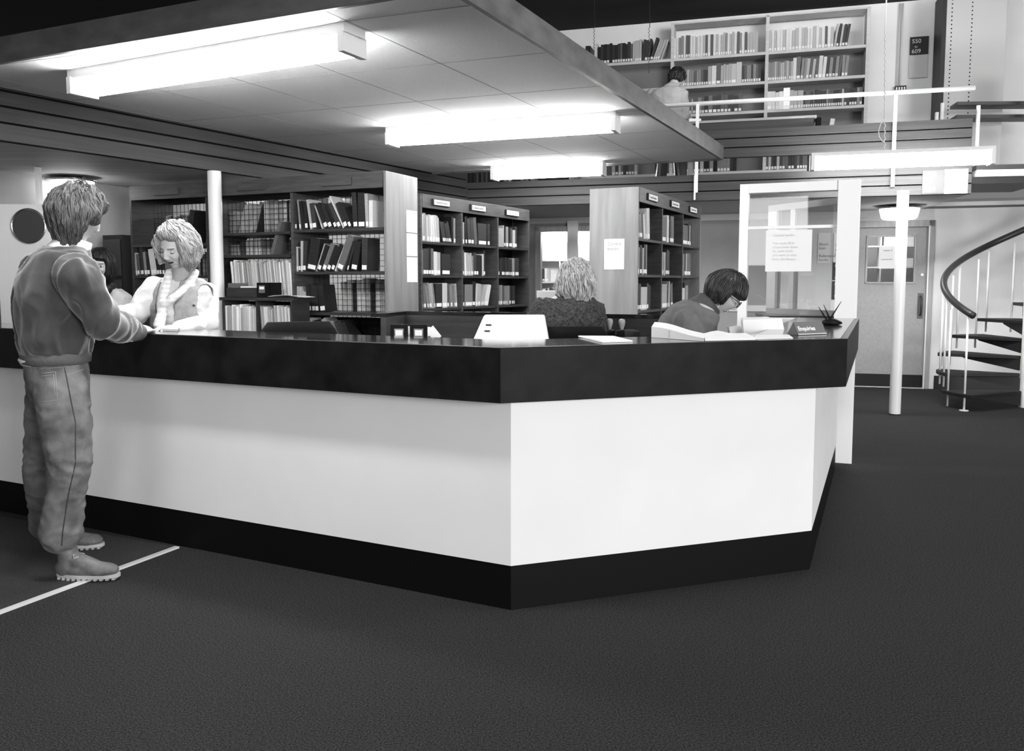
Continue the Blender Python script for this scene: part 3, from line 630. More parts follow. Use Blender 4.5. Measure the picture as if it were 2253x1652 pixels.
rr3(1, 4, 'second', 'centre', [(1, 4, .05, .22, 0), (1, 3, .04, .22, 0), (1, 1, .04, .2, 0), (1, 4, .03, .23, 0), (1, 0, .05, .22, 0), (2, 1, .05, .23, 0)])
rr3(2, 4, 'second', 'far', [(1, 3, .14, .22, 0), (1, 0, .06, .23, 0), (1, 4, .04, .23, 0), (1, 3, .05, .24, 0), (2, 2, .05, .24, 0)])
rr3(0, 3, 'third', 'near', [(1, 0, .05, .25, 0), (2, 1, .04, .24, 0), (1, 4, .2, .2, 0), (1, 1, .05, .23, 0), (1, 0, .05, .23, 0)])
rr3(1, 3, 'third', 'centre', [(1, 0, .05, .25, 0), (1, 3, .14, .24, 0), (1, 0, .05, .25, 0), (1, 4, .03, .2, 0), (1, 4, .04, .25, 0), (2, 2, .04, .24, -8)])
rr3(2, 3, 'third', 'far', [(1, 4, .15, .2, 0), (1, 0, .06, .23, 0), (2, 3, .05, .22, 0)])
for b_, n_ in ((0, 'near'), (1, 'centre'), (2, 'far')): rr3(b_, 2, 'fourth', n_, [(3, [1, 2, 3], .04, .2, 0)])
# ================================================================== GALLERY
gw = 1.168
og = gp(-1.25-gw-gw*.0, 0, 0); og = Vector((2.08, 11.05, 0))-G*gw
CG = Case(og, G, GN, 3, gw, 4.60, .26)
GLV = [[2.76, 3.13, 3.505, 3.86, 4.218]]*3
M_gs = mat('gallery_shelf_timber', .50, .55, .3, ((5, 5, 40), .12, 5)); M_gb = mat('gallery_back_board', .16, .6, .3)
t = thing('gallery_bookcase', og+G*gw*1.5+Zv*2.55, 'long built-in bookcase of three bays along the upper gallery wall', 'bookcase')
MB().obox(og+GN*.245+Zv*2.56, G*3*gw, GN*.012, Zv*1.66).build('back_or_shade_board', M_gb, t)
for k in range(4): MB().obox(og+G*(k*gw-.02)+Zv*2.56, G*.04, GN*.244, Zv*(1.66 if k == 0 else 2.1)).build('upright', M_gs, t)
for k in range(3):
    for z in (2.76, 3.13, 3.505, 3.86, 4.218): MB().obox(og+G*(k*gw+.021)+Zv*(z-.035), G*(gw-.042), GN*.244, Zv*.035).build('shelf', M_gs, t)
MB().obox(og+G*gw*1.02+Zv*4.64, G*gw*1.98, GN*.24, Zv*.02).build('top_board', M_gs, t)
def rg(bay, z, nm, sp, **k): return row(CG, bay, z, sp, '%s shelf, %s bay of gallery bookcase' % (nm, ['left', 'centre', 'right'][bay]), 'books in the gallery bookcase', wd=.16, inset=.02, **k)
rg(0, 4.218, 'top', [(1, 0, .06, .25, 2), (2, 2, .03, .2, 0), (1, 5, .04, .28, 0), (1, 0, .05, .23, 0), (12, [0, 1, 1, 2], .033, .25, 0), (4, 4, .03, .27, 0), (3, 1, .035, .27, 5), (1, 1, .04, .28, 16), (4, 4, .028, .25, 20)], spine=True)
rg(0, 3.86, 'second', [(8, [1, 2, 3], .032, .22, 0)], x0=.1)
rg(1, 4.218, 'top', [(34, [4, 5, 4, 3, 5, 2], .03, .27, 0)])
rg(2, 4.218, 'top', [(22, [5, 4, 4, 5, 2], .034, .26, 0), (5, [1, 2, 4], .03, .28, 8)])
rg(1, 3.86, 'second', [(9, [4, 4, 3], .028, .2, 0), (6, [1, 2, 3], .028, .2, 0), (2, 4, .05, .25, 0), (1, 2, .06, .25, 0), (4, 4, .03, .24, 0), (2, 4, .06, .26, 0), (8, [1, 2, 3, 0], .03, .22, 0)])
rg(2, 3.86, 'second', [(12, [4, 3, 4], .026, .23, 0), (1, 5, .035, .28, 0), (1, 2, .04, .27, 0), (6, [4, 3, 2], .03, .25, 4), (2, 5, .04, .27, 4), (7, [1, 3, 2, 0], .032, .25, 4)])
rg(1, 3.505, 'third', [(1, 5, .05, .25, 0), (12, [3, 2, 4], .025, .2, 0), (11, [1, 2, 1, 0], .045, .22, 0)])
rg(2, 3.505, 'third', [(4, 5, .045, .22, 0), (1, 5, .07, .27, 0), (3, 4, .04, .22, 0), (28, [1, 2, 3, 0, 4], .027, .21, 0)])
rg(1, 2.76, 'lowest', [(10, [1, 3, 2, 0, 4], .04, .27, 0), (1, None, .05, 0, 0), (6, [0, 1, 3], .035, .27, 0)], x0=.1)
rg(0, 2.76, 'lowest', [(4, [2, 3], .03, .26, 0), (1, None, .25, 0, 0), (9, [1, 2, 4], .04, .27, 0)])
rg(2, 2.76, 'lowest', [(22, [0, 1, 2, 4, 0], .032, .27, 0)])
rg(2, 3.13, 'fourth', [(1, None, .72, 0, 0), (1, 4, .05, .22, 8)])
# low run of books at the left gallery end, seen under the hung ceiling
ol = Vector((-.72, 11.35, 0)); CL = Case(ol, G, GN, 1, 1.55, 3.3, .24)
t = thing('low_gallery_bookcase', ol+Zv*2.55, 'short dark bookcase on the gallery above the middle bookcase', 'bookcase')
for z in (2.62, 3.02): MB().obox(ol+G*.02+Zv*(z-.03), G*1.51, GN*.23, Zv*.03).build('shelf', M_shelf, t)
for k in (0, .72, 1.53): MB().obox(ol+G*k+Zv*2.56, G*.02, GN*.24, Zv*.72).build('upright', M_gs if k else M_shelf, t)
MB().obox(ol+GN*.24+Zv*2.56, G*1.55, GN*.01, Zv*.72).build('back_or_shade_board', M_dark, t)
row(CL, 0, 2.62, [(16, [0, 1, 2, 1], .03, .3, 0), (1, None, .1, 0, 0), (14, [0, 1, 2, 3], .032, .3, 0)], 'the short gallery bookcase', 'books in the short gallery bookcase', wd=.15, inset=.02)
# books in the room behind the glazing
of = Vector((-.9, 14.75, 0)); CF = Case(of, G, GN, 5, .9, 2.0, .26)
t = thing('pale_bookcase', of+G*2.2, 'pale bookcase in the far room seen through the glazed opening', 'bookcase')
for k in range(6): MB().obox(of+G*(.9*k-.012), G*.024, GN*.26, Zv*1.75).build('upright', M_gs, t)
for z in (.4, .7, 1.02, 1.36, 1.73):
    for k in range(5): MB().obox(of+G*(.9*k+.013)+Zv*(z-.025), G*.874, GN*.25, Zv*.025).build('shelf', M_gs, t)
for bi in (1, 2, 3):
    for z, nm in ((1.36, 'upper'), (1.02, 'middle'), (.7, 'lower')):
        row(CF, bi, z, [(6, [4, 5, 3], .04, .23, 0), (8, [2, 4, 5], .03, .24, 0), (6, [3, 4, 5, 1], .03, .22, 0)], '%s shelf, far room bookcase' % nm, 'books in the far room', wd=.16, inset=.02)
# store shelves behind the door window
os_ = wp(-.5, 0, 1.5)
t = thing('store_shelving', os_+G*.9, 'pale store shelves seen through the window of the grey door', 'shelving')
for z in (.9, 1.25, 1.55, 1.85): MB().obox(os_+Zv*z, G*1.9, GN*.3, Zv*.02).build('shelf', M_endpale, t)
for k in (0, .95, 1.88): MB().obox(os_+G*k, G*.02, GN*.3, Zv*2.1).build('upright', M_wall, t)
for k, (x_, w_, z, h_, mt) in enumerate(((.3, .16, 1.87, .17, M_black), (.50, .13, 1.87, .2, M_paper), (1.0, .4, 1.87, .15, M_paper), (1.1, .3, 1.57, .12, M_endpale))):
    tag(MB().obox(os_+G*x_+GN*.05+Zv*(z+.001), G*w_, GN*.2, Zv*h_).build('storage_box', mt, bevel=.004), ['black box on top store shelf', 'narrow white box on top store shelf', 'wide white box on top store shelf', 'pale box on middle store shelf'][k]+' behind the door window', 'box')
m = MB()
for k in range(14): m.obox(os_-GN*.05+G*(.02+k*.05)+Zv*1.28, G*.005, GN*.005, Zv*.26)
for k in range(6): m.obox(os_-GN*.05+G*.02+Zv*(1.28+k*.05), G*.66, GN*.005, Zv*.005)
tag(m.build('wire_basket_front', M_wire), 'wire grid panel low behind the door window', 'wire panel')
flush_books(300)
# railing of the gallery
rl = thing('gallery_handrail', (3.3, 9.1, 2.27), 'white handrail with posts along the upper gallery front', 'handrail')
fl0 = Vector((.9, 9.838, 0)); fl1 = Vector((4.735, 8.731, 0)); o_ = Vector((-.2773, -.9608, 0))*.02
MB().tube([fl0+Zv*3.318+o_, fl1+Zv*3.318+o_], .024, 14).build('rail', M_paint, rl, smooth=True)
for xx in (2.08, 4.02):
    pt = CR.to_3d()+G*((xx-CR.x)/G.x); pt = Vector((pt.x, pt.y, 0))+Vector((-.2773, -.9608, 0))*.028
    MB().box((pt.x, pt.y, 2.83), (.035, .03, .97), 0, Matrix.Rotation(-R_(16.1), 3, 'Z')).build('post', M_paint, rl)
pt = CR.to_3d()+G*((2.065-CR.x)/G.x)+Vector((-.2773, -.9608, 0))*.03
MB().box((pt.x, pt.y, 2.40), (.02, .02, .27), 0, Matrix.Rotation(-R_(16.1), 3, 'Z')).build('bracket', M_paint, rl)
# study desk behind the balustrade
q = Vector((2.0, 9.60, 0)); 
dsk = thing('study_desk', q+G*.65+GN*.3+Zv*2.54, 'timber study desk on the gallery behind the balustrade', 'desk')
MB().obox(q+Zv*2.98, G*1.33, GN*.03, Zv*.139).build('front_board', M_fascia, dsk)
MB().obox(q-GN*.02+Zv*3.12, G*1.36, GN*.50, Zv*.025).build('desktop', M_trimw, dsk)
for k in (0, 1.30): MB().obox(q+G*k+GN*.032+Zv*2.545, G*.03, GN*.42, Zv*.573).build('end_panel', M_trimw, dsk)
for k, (x_, c_) in enumerate(((1.37, 1), (1.40, 0))): pass
m = MB(); m.obox(Vector((3.34, 9.32, 2.98)), G*.05, GN*.16, Zv*.16); tag(m.build('box_file', M_black), 'black box file standing right of the gallery study desk', 'box file')
q = Vector((3.30, 9.25, 0))
# upper right: signs, conduit, metal shelving
def upw(x, z, off=.0):       # on the gallery wall (.32 behind the bookcase front)
    k = (x-PX)/FPX; P = gp(0, 0, .30+off); t_ = (k*P.y-P.x)/(G.x-k*G.y); return P+G*t_+Zv*z
def wsheet(x0, x1, z0, z1, mt, name, lab, cat):
    a = upw(x0, z0, -.004); b = upw(x1, z0, -.004); m = MB(); m.obox(a, b-a, GN*.006, Zv*(z1-z0)); return tag(m.build(name, mt), lab, cat)
p = wsheet(1979, 2019, 4.13, 4.34, M_signk, 'number_sign', 'black 550 to 609 sign high on the gallery wall', 'sign')
a = upw(1983, 4.265, -.006); text('550', .07, a, G, Zv, M_paper, p); text('to', .04, upw(1989, 4.21, -.006), G, Zv, M_paper, p); text('609', .07, upw(1983, 4.145, -.006), G, Zv, M_paper, p)
p = wsheet(1979, 2018, 3.85, 4.12, mat('pale_notice', .62, .8, .1), 'notice', 'pale printed notice below the 550 to 609 sign', 'notice')
m = MB()
for k in range(9):
    a = upw(1984, 4.08-k*.022, -.006); m.obox(a, G*.14, GN*.001, Zv*.004)
m.build('printed_lines', mat('faint_ink', .5, .8, .1), p)
for k, x in enumerate((1955, 1961)):
    m = MB(); m.tube([upw(x, 4.75, -.012), upw(x, 3.75, -.012)], .009, 8); tag(m.build('conduit', M_wall, smooth=True), ['left', 'right'][k]+' of two thin pipes running down the gallery wall to the switches', 'pipe')
m = MB(); a = upw(1950, 3.70, -.03); m.obox(a, G*.13, GN*.04, Zv*.06); sw = tag(m.build('switch_panel', M_base), 'black switch panel at the foot of the gallery wall pipes', 'switch')
for k in range(4): MB().obox(a+G*(.012+k*.03)-GN*.008+Zv*.012, G*.015, GN*.0075, Zv*.03).build('switch', M_paint, sw)
a = upw(2046, 2.6, -.55); Mm = mat('grey_metal', .46, .5, .4); 
ms = thing('metal_shelving', a, 'grey metal shelving with punched holes at the right of the gallery', 'shelving')
MB().obox(a-G*.0, G*.04, GN*.45, Zv*2.1).build('side_panel', M_signk, ms)
MB().obox(a+G*.045, G*.62, GN*.02, Zv*2.1).build('end_panel', Mm, ms, bevel=.003)
m = MB()
for x_ in (.10, .31):
    for k in range(44): m.box(a+G*x_-GN*.001+Zv*(.05+k*.046), (.012, .003, .014))
m.build('punched_holes', M_grooves, ms)
# washed out sign and paper on the gallery front
def fp(x, z, off=.0):
    k = (x-PX)/FPX; P = CR.to_3d()+Vector((-.2773, -.9608, 0))*(off); t_ = (k*P.y-P.x)/(G.x-k*G.y); return P+G*t_+Zv*z
a = fp(2017, 2.265, .004); b = fp(2064, 2.265, .004); m = MB(); m.obox(a, b-a, GN*-.004, Zv*.24); p = tag(m.build('number_sign', M_signg), 'grey 550 to 609 sign below the glaring light', 'sign')
for tx_, z in (('550', 2.435), ('to', 2.37), ('609', 2.285)): text(tx_, .075 if tx_ != 'to' else .04, fp(2022 if tx_ != 'to' else 2030, z, .009), G, Zv, M_paper, p)
a = fp(2065, 2.26, .004); b = fp(2116, 2.26, .004); m = MB(); m.obox(a, b-a, GN*-.004, Zv*.25); tag(m.build('paper_sheet', M_paper), 'white paper beside the 550 to 609 sign under glaring light', 'paper')
# pull cord
m = MB(); c0 = at(1948, 75, 8.3); c1 = at(1946, 330, 8.3); pts = [c0.lerp(c1, k/60)+Vector((.006*math.sin(k*1.9), .006*math.cos(k*1.9), 0)) for k in range(61)]
pts = [Vector((c0.x, 8.3, 4.78))]+pts; m.tube(pts, .006, 6)
pc = [at(x, y, 8.3) for x, y in ((1947, 262), (1938, 272), (1933, 287), (1934, 300), (1941, 310), (1947, 315))]; m.tube(pc, .005, 6)
tag(m.build('twisted_string', M_paint, smooth=True), 'white twisted cord hanging in front of the gallery bookcase end', 'cord')
for x_, y0, y1, d_ in ((1428, 60, 165, 9.9), (1307, 60, 110, 10.2)):
    m = MB(); c0 = at(x_, y0, d_); c1 = at(x_, y1, d_); n_ = int((c0.z-c1.z)/.02)
    m.tube([Vector((c0.x, d_, 4.78))]+[c0.lerp(c1, k/n_)+Vector((.008*(-1)**k, 0, 0)) for k in range(n_)], .004, 5)
    tag(m.build('hanging_chain', M_chrome), 'thin chain hanging before the gallery books above the %s' % ('reader in the pale sweater' if x_ > 1400 else 'hung ceiling edge'), 'chain')
# ================================================================== SPIRAL STAIR
sc = thing('spiral_staircase', (5.55, 8.95, 0), 'spiral staircase with black treads, white balusters and dark curved handrail', 'staircase')
cx, cy = 5.55, 8.95; RAD = .86; M_tread = mat('black_tread', .012, .6, .4)
MB().lathe((cx, cy, 0), [(.06, 0), (.06, 3.6)], 20).build('newel_post', M_paint, sc)
ang = lambda i: R_(188-27*i)
def pol(r, a, z): return Vector((cx+r*math.cos(a), cy+r*math.sin(a), z))
for i in range(11):
    z = .18+.187*i; a0 = ang(i)+R_(17); a1 = ang(i)-R_(17)
    poly = [pol(.07, a0, 0), pol(RAD, a0, 0)]+[pol(RAD+.01, a0+(a1-a0)*k/5, 0) for k in range(1, 5)]+[pol(RAD, a1, 0), pol(.07, a1, 0)]
    tr = MB().prism([tuple(p[:2]) for p in poly], z-.035, z).build('tread', M_tread, sc, bevel=.004)
    am = ang(i); m = MB(); d_ = Vector((math.cos(am), math.sin(am), 0)); s_ = Vector((-d_.y, d_.x, 0))
    m.add([pol(.07, am, z-.16)-s_*.02, pol(.07, am, z-.16)+s_*.02, pol(.07, am, z-.036)+s_*.02, pol(.07, am, z-.036)-s_*.02, pol(.62, am, z-.06)-s_*.02, pol(.62, am, z-.06)+s_*.02, pol(.66, am, z-.036)+s_*.02, pol(.66, am, z-.036)-s_*.02],
          [(0, 1, 2, 3), (4, 7, 6, 5), (0, 4, 5, 1), (3, 2, 6, 7), (0, 3, 7, 4), (1, 5, 6, 2)]); m.build('bracket', M_tread, tr)
    for s2_ in (.55, -.55) :
        a_ = am+R_(17)*s2_; zb = z-.16 if s2_ > 0 and i else (0 if i == 0 else z-.16)
        if i == 0 and s2_ < 0: zb = z-.17
        MB().lathe(pol(RAD-.03, a_, 0), [(.011, zb), (.011, z+.84+.187*(-s2_*.3))], 10).build('baluster', M_paint, sc, smooth=True)
MB().lathe(pol(RAD-.03, ang(0)+R_(9.3), 0), [(.045, 0), (.045, .008)], 16).build('foot_plate', M_paint, sc)
pts = []
for k in range(-2, 78):
    i = k/9; a_ = ang(i)+R_(8); z = .18+.187*i+.86
    pts.append(pol(RAD-.03, a_, z))
MB().tube(pts, [.036]*len(pts), 12, flat=1.0).build('handrail', mat('dark_handrail', .03, .35, .5), sc, smooth=True)
ld = MB(); ld.obox(Vector((4.80, 8.75, 2.50)), Vector((.6, -.1, 0)), Vector((.2, .9, 0)), Zv*.05); ld.build('landing_board', M_fascia, sc)
ld = MB(); ld.obox(Vector((4.80, 8.74, 2.43)), Vector((.6, -.1, 0)), Vector((.2, .9, 0)), Zv*.068); ld.build('landing_edge', M_paint, sc)
ld = MB(); ld.obox(Vector((4.76, 8.76, 2.36)), Vector((.7, -.1, 0)), Vector((.2, .9, 0)), Zv*.068); ld.build('landing_beam', M_base, sc)
for px_, z0_, z1_ in ((2150, 2.5, 3.17), (2124, 3.0, 3.3), (2112, 3.05, 3.2)):
    q = at(px_, 300, 8.85); MB().lathe((q.x, q.y+(0 if px_ == 2150 else .5), 0), [(.02, z0_), (.02, z1_)], 10).build('baluster', M_paint, sc)
for z_ in (3.13, 3.27):
    q = at(2098, 300, 9.35); MB().obox(Vector((q.x, 9.3, z_)), Vector((1.2, -.05, 0)), Vector((.05, .25, 0)), Zv*.035).build('tread', M_rail, sc)
# ================================================================== THINGS ON THE COUNTER AND DESKS
def boxR(c, sz, ang_): return MB().box(c, sz, 0, Matrix.Rotation(R_(ang_), 3, 'Z'))
def index_box(px_, d, z, ang_, lab, ln=.32):
    q = at(px_, 735, d); c = Vector((q.x, d, z)); t = thing('card_index_box', c, lab, 'index box', 'card index boxes'); R = Matrix.Rotation(R_(ang_), 3, 'Z')
    def P(x, y, zz): return c+R@Vector((x, y, zz))
    def bx(x0, y0, z0, dx, dy, dz): return MB().obox(P(x0, y0, z0), R@Vector((dx, 0, 0)), R@Vector((0, dy, 0)), Zv*dz)
    bx(-.044, 0, .001, .088, .012, .150).build('front', M_black, t, bevel=.002)
    bx(-.044, .0125, .001, .006, ln-.013, .085).build('side', M_dark, t); bx(.038, .0125, .001, .006, ln-.013, .085).build('side', M_dark, t)
    bx(-.0375, .0125, .001, .075, ln-.013, .006).build('bottom', M_dark, t); bx(-.0375, ln-.012, .0075, .075, .012, .1).build('back', M_dark, t)
    h = bx(-.024, -.003, .075, .048, .003, .055).build('label_holder', M_chrome, t); bx(-.018, -.0045, .095, .036, .0014, .028).build('label_card', M_paper, h)
    for k in range(8): bx(-.035, .03+k*.022, .008, .07, .004, .115+.006*math.sin(k*2)).build('index_card', M_paper, t)
    return t
index_box(878, 4.18, .981, -2, 'left one of two black card index boxes on the staff desk')
index_box(921, 4.18, .981, -2, 'right one of two black card index boxes, cards sticking out')
def sheet(name, corners, th, mt, lab, cat, bevel=0):
    m = MB(); a, b, c, d_ = [Vector(q) for q in corners]; n_ = (b-a).cross(d_-a).normalized(); n_ = n_ if n_.z > 0 else -n_
    vs = [a, b, c, d_]; m.add(vs+[v+n_*th for v in vs], [(0, 3, 2, 1), (4, 5, 6, 7), (0, 1, 5, 4), (1, 2, 6, 5), (2, 3, 7, 6), (3, 0, 4, 7)])
    return tag(m.build(name, mt, bevel=bevel, fix=True), lab, cat)
zc = ZT+.001
def onz(x, y, z): 
    r = at(x, y, 1.0)-Vector((0, 0, CAMH)); return Vector((0, 0, CAMH))+r*((z-CAMH)/r.z)
# cards standing up out of the boxes
for k, (x_, y_, an, tl, sz) in enumerate(((886, 722, 4, 18, (.07, .07)), (931, 722, -8, 30, (.05, .08)), (952, 723, 10, -38, (.06, .07)), (906, 720, 0, 3, (.055, .07)))):
    q = at(x_, y_, 4.30); m = MB(); R = Matrix.Rotation(R_(an), 3, 'Z') @ Matrix.Rotation(R_(tl), 3, 'Y')
    m.box(q-Vector((0, 0, .03)), (sz[0], .003, sz[1]), 0, R)
    tag(m.build('record_card', M_paper), ['tilted', 'sharply tilted', 'turned', 'upright'][k]+' white record card sticking out of the card index boxes', 'card', 'loose record cards in the index boxes')
# drawer on the rack
q = fk+r1*.01+n1*.04; t = thing('index_tray', q+r1*.22+Zv*1.225, 'dark card drawer seen from the side on the journal rack', 'drawer')
MB().obox(q+Zv*1.226, r1*.32, n1*.15, Zv*.075).build('body', M_shelf, t, bevel=.002)
MB().obox(q+r1*.321-n1*.015+Zv*1.226, r1*.11, n1*.17, Zv*.115).build('front', M_black, t, bevel=.003)
h = MB().obox(q+r1*.345-n1*.019+Zv*1.26, r1*.06, n1*.0035, Zv*.06).build('label_holder', M_chrome, t); MB().obox(q+r1*.352-n1*.0205+Zv*1.288, r1*.046, n1*.001, Zv*.022).build('label_card', M_paper, h)
MB().obox(q+r1*.01+n1*.01+Zv*1.302, r1*.10, n1*.12, Zv*.035).build('divider', mat('mid_board', .12, .6, .3), t)
MB().obox(q+r1*.13+n1*.02+Zv*1.30, r1*.17, n1*.11, Zv*.012).build('index_cards', M_paper, t)
m = MB(); q = fk+r1*.46-n1*.0; pts_ = []
for i in range(7):
    for j in range(4): pts_.append(q+r1*(.30*i/6)+n1*(.2*j/3)+Zv*(1.226+.012*math.sin(i/6*3.1)+(.006 if j == 0 else 0)-.0*j))
fs = [(i*4+j, (i+1)*4+j, (i+1)*4+j+1, i*4+j+1) for i in range(6) for j in range(3)]
m.add(pts_, fs); o = m.build('curled_paper', M_paper); sm = o.modifiers.new('solid', 'SOLIDIFY'); sm.thickness = .002; sm.offset = 1; tag(o, 'curled white paper lying on the journal rack beside the drawer', 'paper')
# white machine case on the staff desk
c = at(1037, 743, 4.25); w_ = .40
t = thing('white_machine_case', (c.x+.2, 4.35, .981), 'white plastic machine case on the desk left of the knitted sweater', 'machine case')
x0 = c.x; y0 = 4.22
prof = [(0, .0), (0, .055), (.30, .175), (.34, .185), (.36, .16), (.36, 0)]
m = MB(); n_ = len(prof); vs = []
def lx(y, side, z): 
    ins = .045*max(0, (z-.055))/.13; return (x0+ins*1.3) if side == 0 else (x0+w_-ins*.3)
for s_ in (0, 1):
    for y, z in prof: vs.append((lx(y, s_, z), y0+y, .985+z))
m.add(vs, [tuple(range(n_)), tuple(range(n_, 2*n_))[::-1]]+[(i, n_+i, n_+(i+1) % n_, (i+1) % n_) for i in range(n_)])
m.build('case', mat('white_plastic', .72, .4, .4), t, bevel=.012, fix=True)
for k in range(3): MB().obox(Vector((x0+.02, y0-.0035, .998+k*.014)), Vector((w_-.04, 0, 0)), Vector((0, .003, 0)), Zv*.003).build('groove', mat('pale_groove', .4, .5, .3), t)
for a_, b_ in ((.12, .06), (.19, .055)):
    z = .985+.055+(a_/.30)*.12+.0012; MB().box((x0+b_+a_*.15, y0+a_, z+.002), (.03, .018, .006)).build('catch', M_signk, t)
# rubber stamps
for k, (x_, d_) in enumerate(((1341, 4.85), (1368, 4.80))):
    q = at(x_, 735, d_); zb = .956 if k == 0 else .956; c = Vector((q.x, d_, .956))
    t = thing('rubber_stamp', c, ['left', 'right'][k]+' one of two wooden handled rubber stamps right of knitted sweater', 'stamp')
    MB().box(c+Zv*.056, (.06, .03, .11)).build('block', M_dark, t, bevel=.003)
    MB().lathe(c+Zv*.112, [(.012, 0), (.010, .01), (.017, .03), (.020, .05), (.016, .062), (.004, .066)], 16).build('handle', M_trimw if k == 0 else M_frame, t, smooth=True)
# papers on the counter top
sheet('writing_pad', [onz(1272, 741, zc), onz(1325, 754, zc), onz(1392, 752, zc), onz(1350, 741.5, zc)], .006, M_paper, 'white writing pad on the counter right of its front corner', 'pad')
t = thing('open_binder', onz(1490, 748, zc), 'thick white open binder lying on the counter before the man in glasses', 'binder')
A, Bq, Cq, Dq = onz(1433, 742, zc), onz(1549, 751, zc), onz(1549, 741, zc), onz(1440, 736, zc)
m = MB(); N = 8; vs = []
for i in range(N+1):
    u_ = i/N; hh = .035*(1-u_)**.8+.014+.004*math.sin(u_*6); p0 = A.lerp(Bq, u_); p1 = Dq.lerp(Cq, u_); vs += [p0, p1, p1+Zv*hh*1.25, p0+Zv*hh]
fs = [(0, 1, 2, 3), (4*N+3, 4*N+2, 4*N+1, 4*N)]
for i in range(N):
    for j in range(4): fs.append((4*i+j, 4*i+4+j, 4*i+4+(j+1) % 4, 4*i+(j+1) % 4))
m.add(vs, fs); m.build('pages', M_paper, t, fix=True)
m = MB(); m.tube([A.lerp(Bq, .35)+Zv*.004-Vector((0, .002, 0)), A.lerp(Bq, .35)+Zv*.036-Vector((0, .002, 0))], .003, 8); m.build('binder_ring', M_chrome, t)
t = thing('open_book', onz(1600, 745, zc), 'open book with thick page block beside the binder on counter', 'book')
A, Bq, Cq, Dq = onz(1551, 750, zc), onz(1662, 748, zc), onz(1640, 738, zc), onz(1540, 740, zc)
m = MB(); vs = []
for i in range(N+1):
    u_ = i/N; hh = .012+.014*math.sin(math.pi*min(1, u_*1.4))**2; p0 = A.lerp(Bq, u_); p1 = Dq.lerp(Cq, u_); vs += [p0, p1, p1+Zv*hh, p0+Zv*hh]
m.add(vs, fs); m.build('pages', M_paper, t, fix=True)
m = MB(); m.add([v+Vector((0, -.0, 0)) for v in [A-Vector((.01, .005, 0)), Bq+Vector((.01, -.005, 0)), Cq+Vector((.01, .005, 0)), Dq+Vector((-.01, .005, 0)), A-Vector((.01, .005, -.0008)), Bq+Vector((.01, -.005, .0008)), Cq+Vector((.01, .005, .0008)), Dq+Vector((-.01, .005, .0008))]], [(0, 3, 2, 1), (4, 5, 6, 7), (0, 1, 5, 4), (1, 2, 6, 5), (2, 3, 7, 6), (3, 0, 4, 7)]); m.build('cover', mat('grey_board', .3, .6, .3), t, fix=True)
def standing(name, x0, x1, yb, y0, y1, d, lab, cat, dx=0, th=.03, back=.06, zb=None):
    a = at(x0, yb, d); b = at(x1, yb, d); zb_ = zc if zb is None else zb
    z0 = at(x0, y0, d).z; z1 = at(x1, y1, d).z; sx = at(x1+dx, y1, d).x-b.x
    m = MB(); vs = [Vector((a.x, d, zb_)), Vector((b.x, d, zb_)), Vector((b.x+sx, d+back, z1)), Vector((a.x, d+back, z0))]; vs += [v+Vector((0, th, 0)) for v in vs]
    m.add(vs, [(0, 1, 2, 3), (7, 6, 5, 4), (0, 4, 5, 1), (1, 5, 6, 2), (2, 6, 7, 3), (3, 7, 4, 0)]); return tag(m.build(name, M_paper, fix=True), lab, cat)
standing('card_folder', 1610, 1668, 738, 721, 714, 4.55, 'small white folder behind the open book by the screen post', 'folder', th=.04, zb=.99)
standing('ring_binder', 1640, 1735, 741, 705, 701, 4.50, 'large white binder propped up left of the Enquiries sign', 'binder', dx=-7, zb=.99)
standing('paper_stack', 1634, 1692, 741, 700, 697, 5.6, 'tall white paper stack behind the propped binder', 'papers', th=.05, back=.0, zb=.99)
sheet('paper_sheet', [onz(1655, 747, zc), onz(1745, 744.5, zc), onz(1735, 737, zc), onz(1665, 738, zc)], .003, M_paper, 'white sheet lying flat before the propped binder', 'paper')
sheet('paper_sheet', [onz(345, 727, zc), onz(392, 729, zc), onz(392, 721, zc), onz(352, 720, zc)], .012, M_paper, 'white paper pile on the counter by the clasped hands', 'papers')
# Enquiries sign
A = onz(1757, 737.5, zc); Bq = onz(1819, 735, zc); d_ = (Bq-A).normalized(); n_ = Vector((-d_.y, d_.x, 0)); L = (Bq-A).length; hz = .062
m = MB(); m.add([A, Bq, Bq+n_*.075, A+n_*.075, A+n_*.035+Zv*hz, Bq+n_*.035+Zv*hz], [(0, 3, 2, 1), (0, 1, 5, 4), (2, 3, 4, 5), (0, 4, 3), (1, 2, 5)])
es = tag(m.build('enquiries_sign', mat('mid_grey_plastic', .16, .4, .4), fix=True), 'grey tent shaped sign reading Enquiries on the counter', 'sign')
up = (n_*.035+Zv*hz).normalized(); text('Enquiries', .031, A+d_*.012+up*.024+d_.cross(up)*.0008, d_, up, M_paper, es, bold=.0007)
m = MB(); m.obox(A+up*.003+d_.cross(up)*.0008, d_*L, d_.cross(up)*.0008, up*.003); m.build('pale_edge', M_paper, es)
# pen stand
c = onz(1829, 714, zc); t = thing('pen_stand', c, 'round black pen stand with three pens at the counter corner', 'pen stand')
MB().lathe(c, [(.045, 0), (.062, .006), (.06, .016), (.035, .032), (.012, .038)], 28).build('base', M_black, t, smooth=True)
for x1_, y1_, xb in ((1851, 663, 1826), (1812, 670, 1826), (1801, 675, 1818)):
    a = at(xb, 702, c.y); b = at(x1_, y1_, c.y+.01); MB().tube([a, a.lerp(b, .15), b], [.004, .0055, .0015], 8).build('pen', M_black, t, smooth=True)
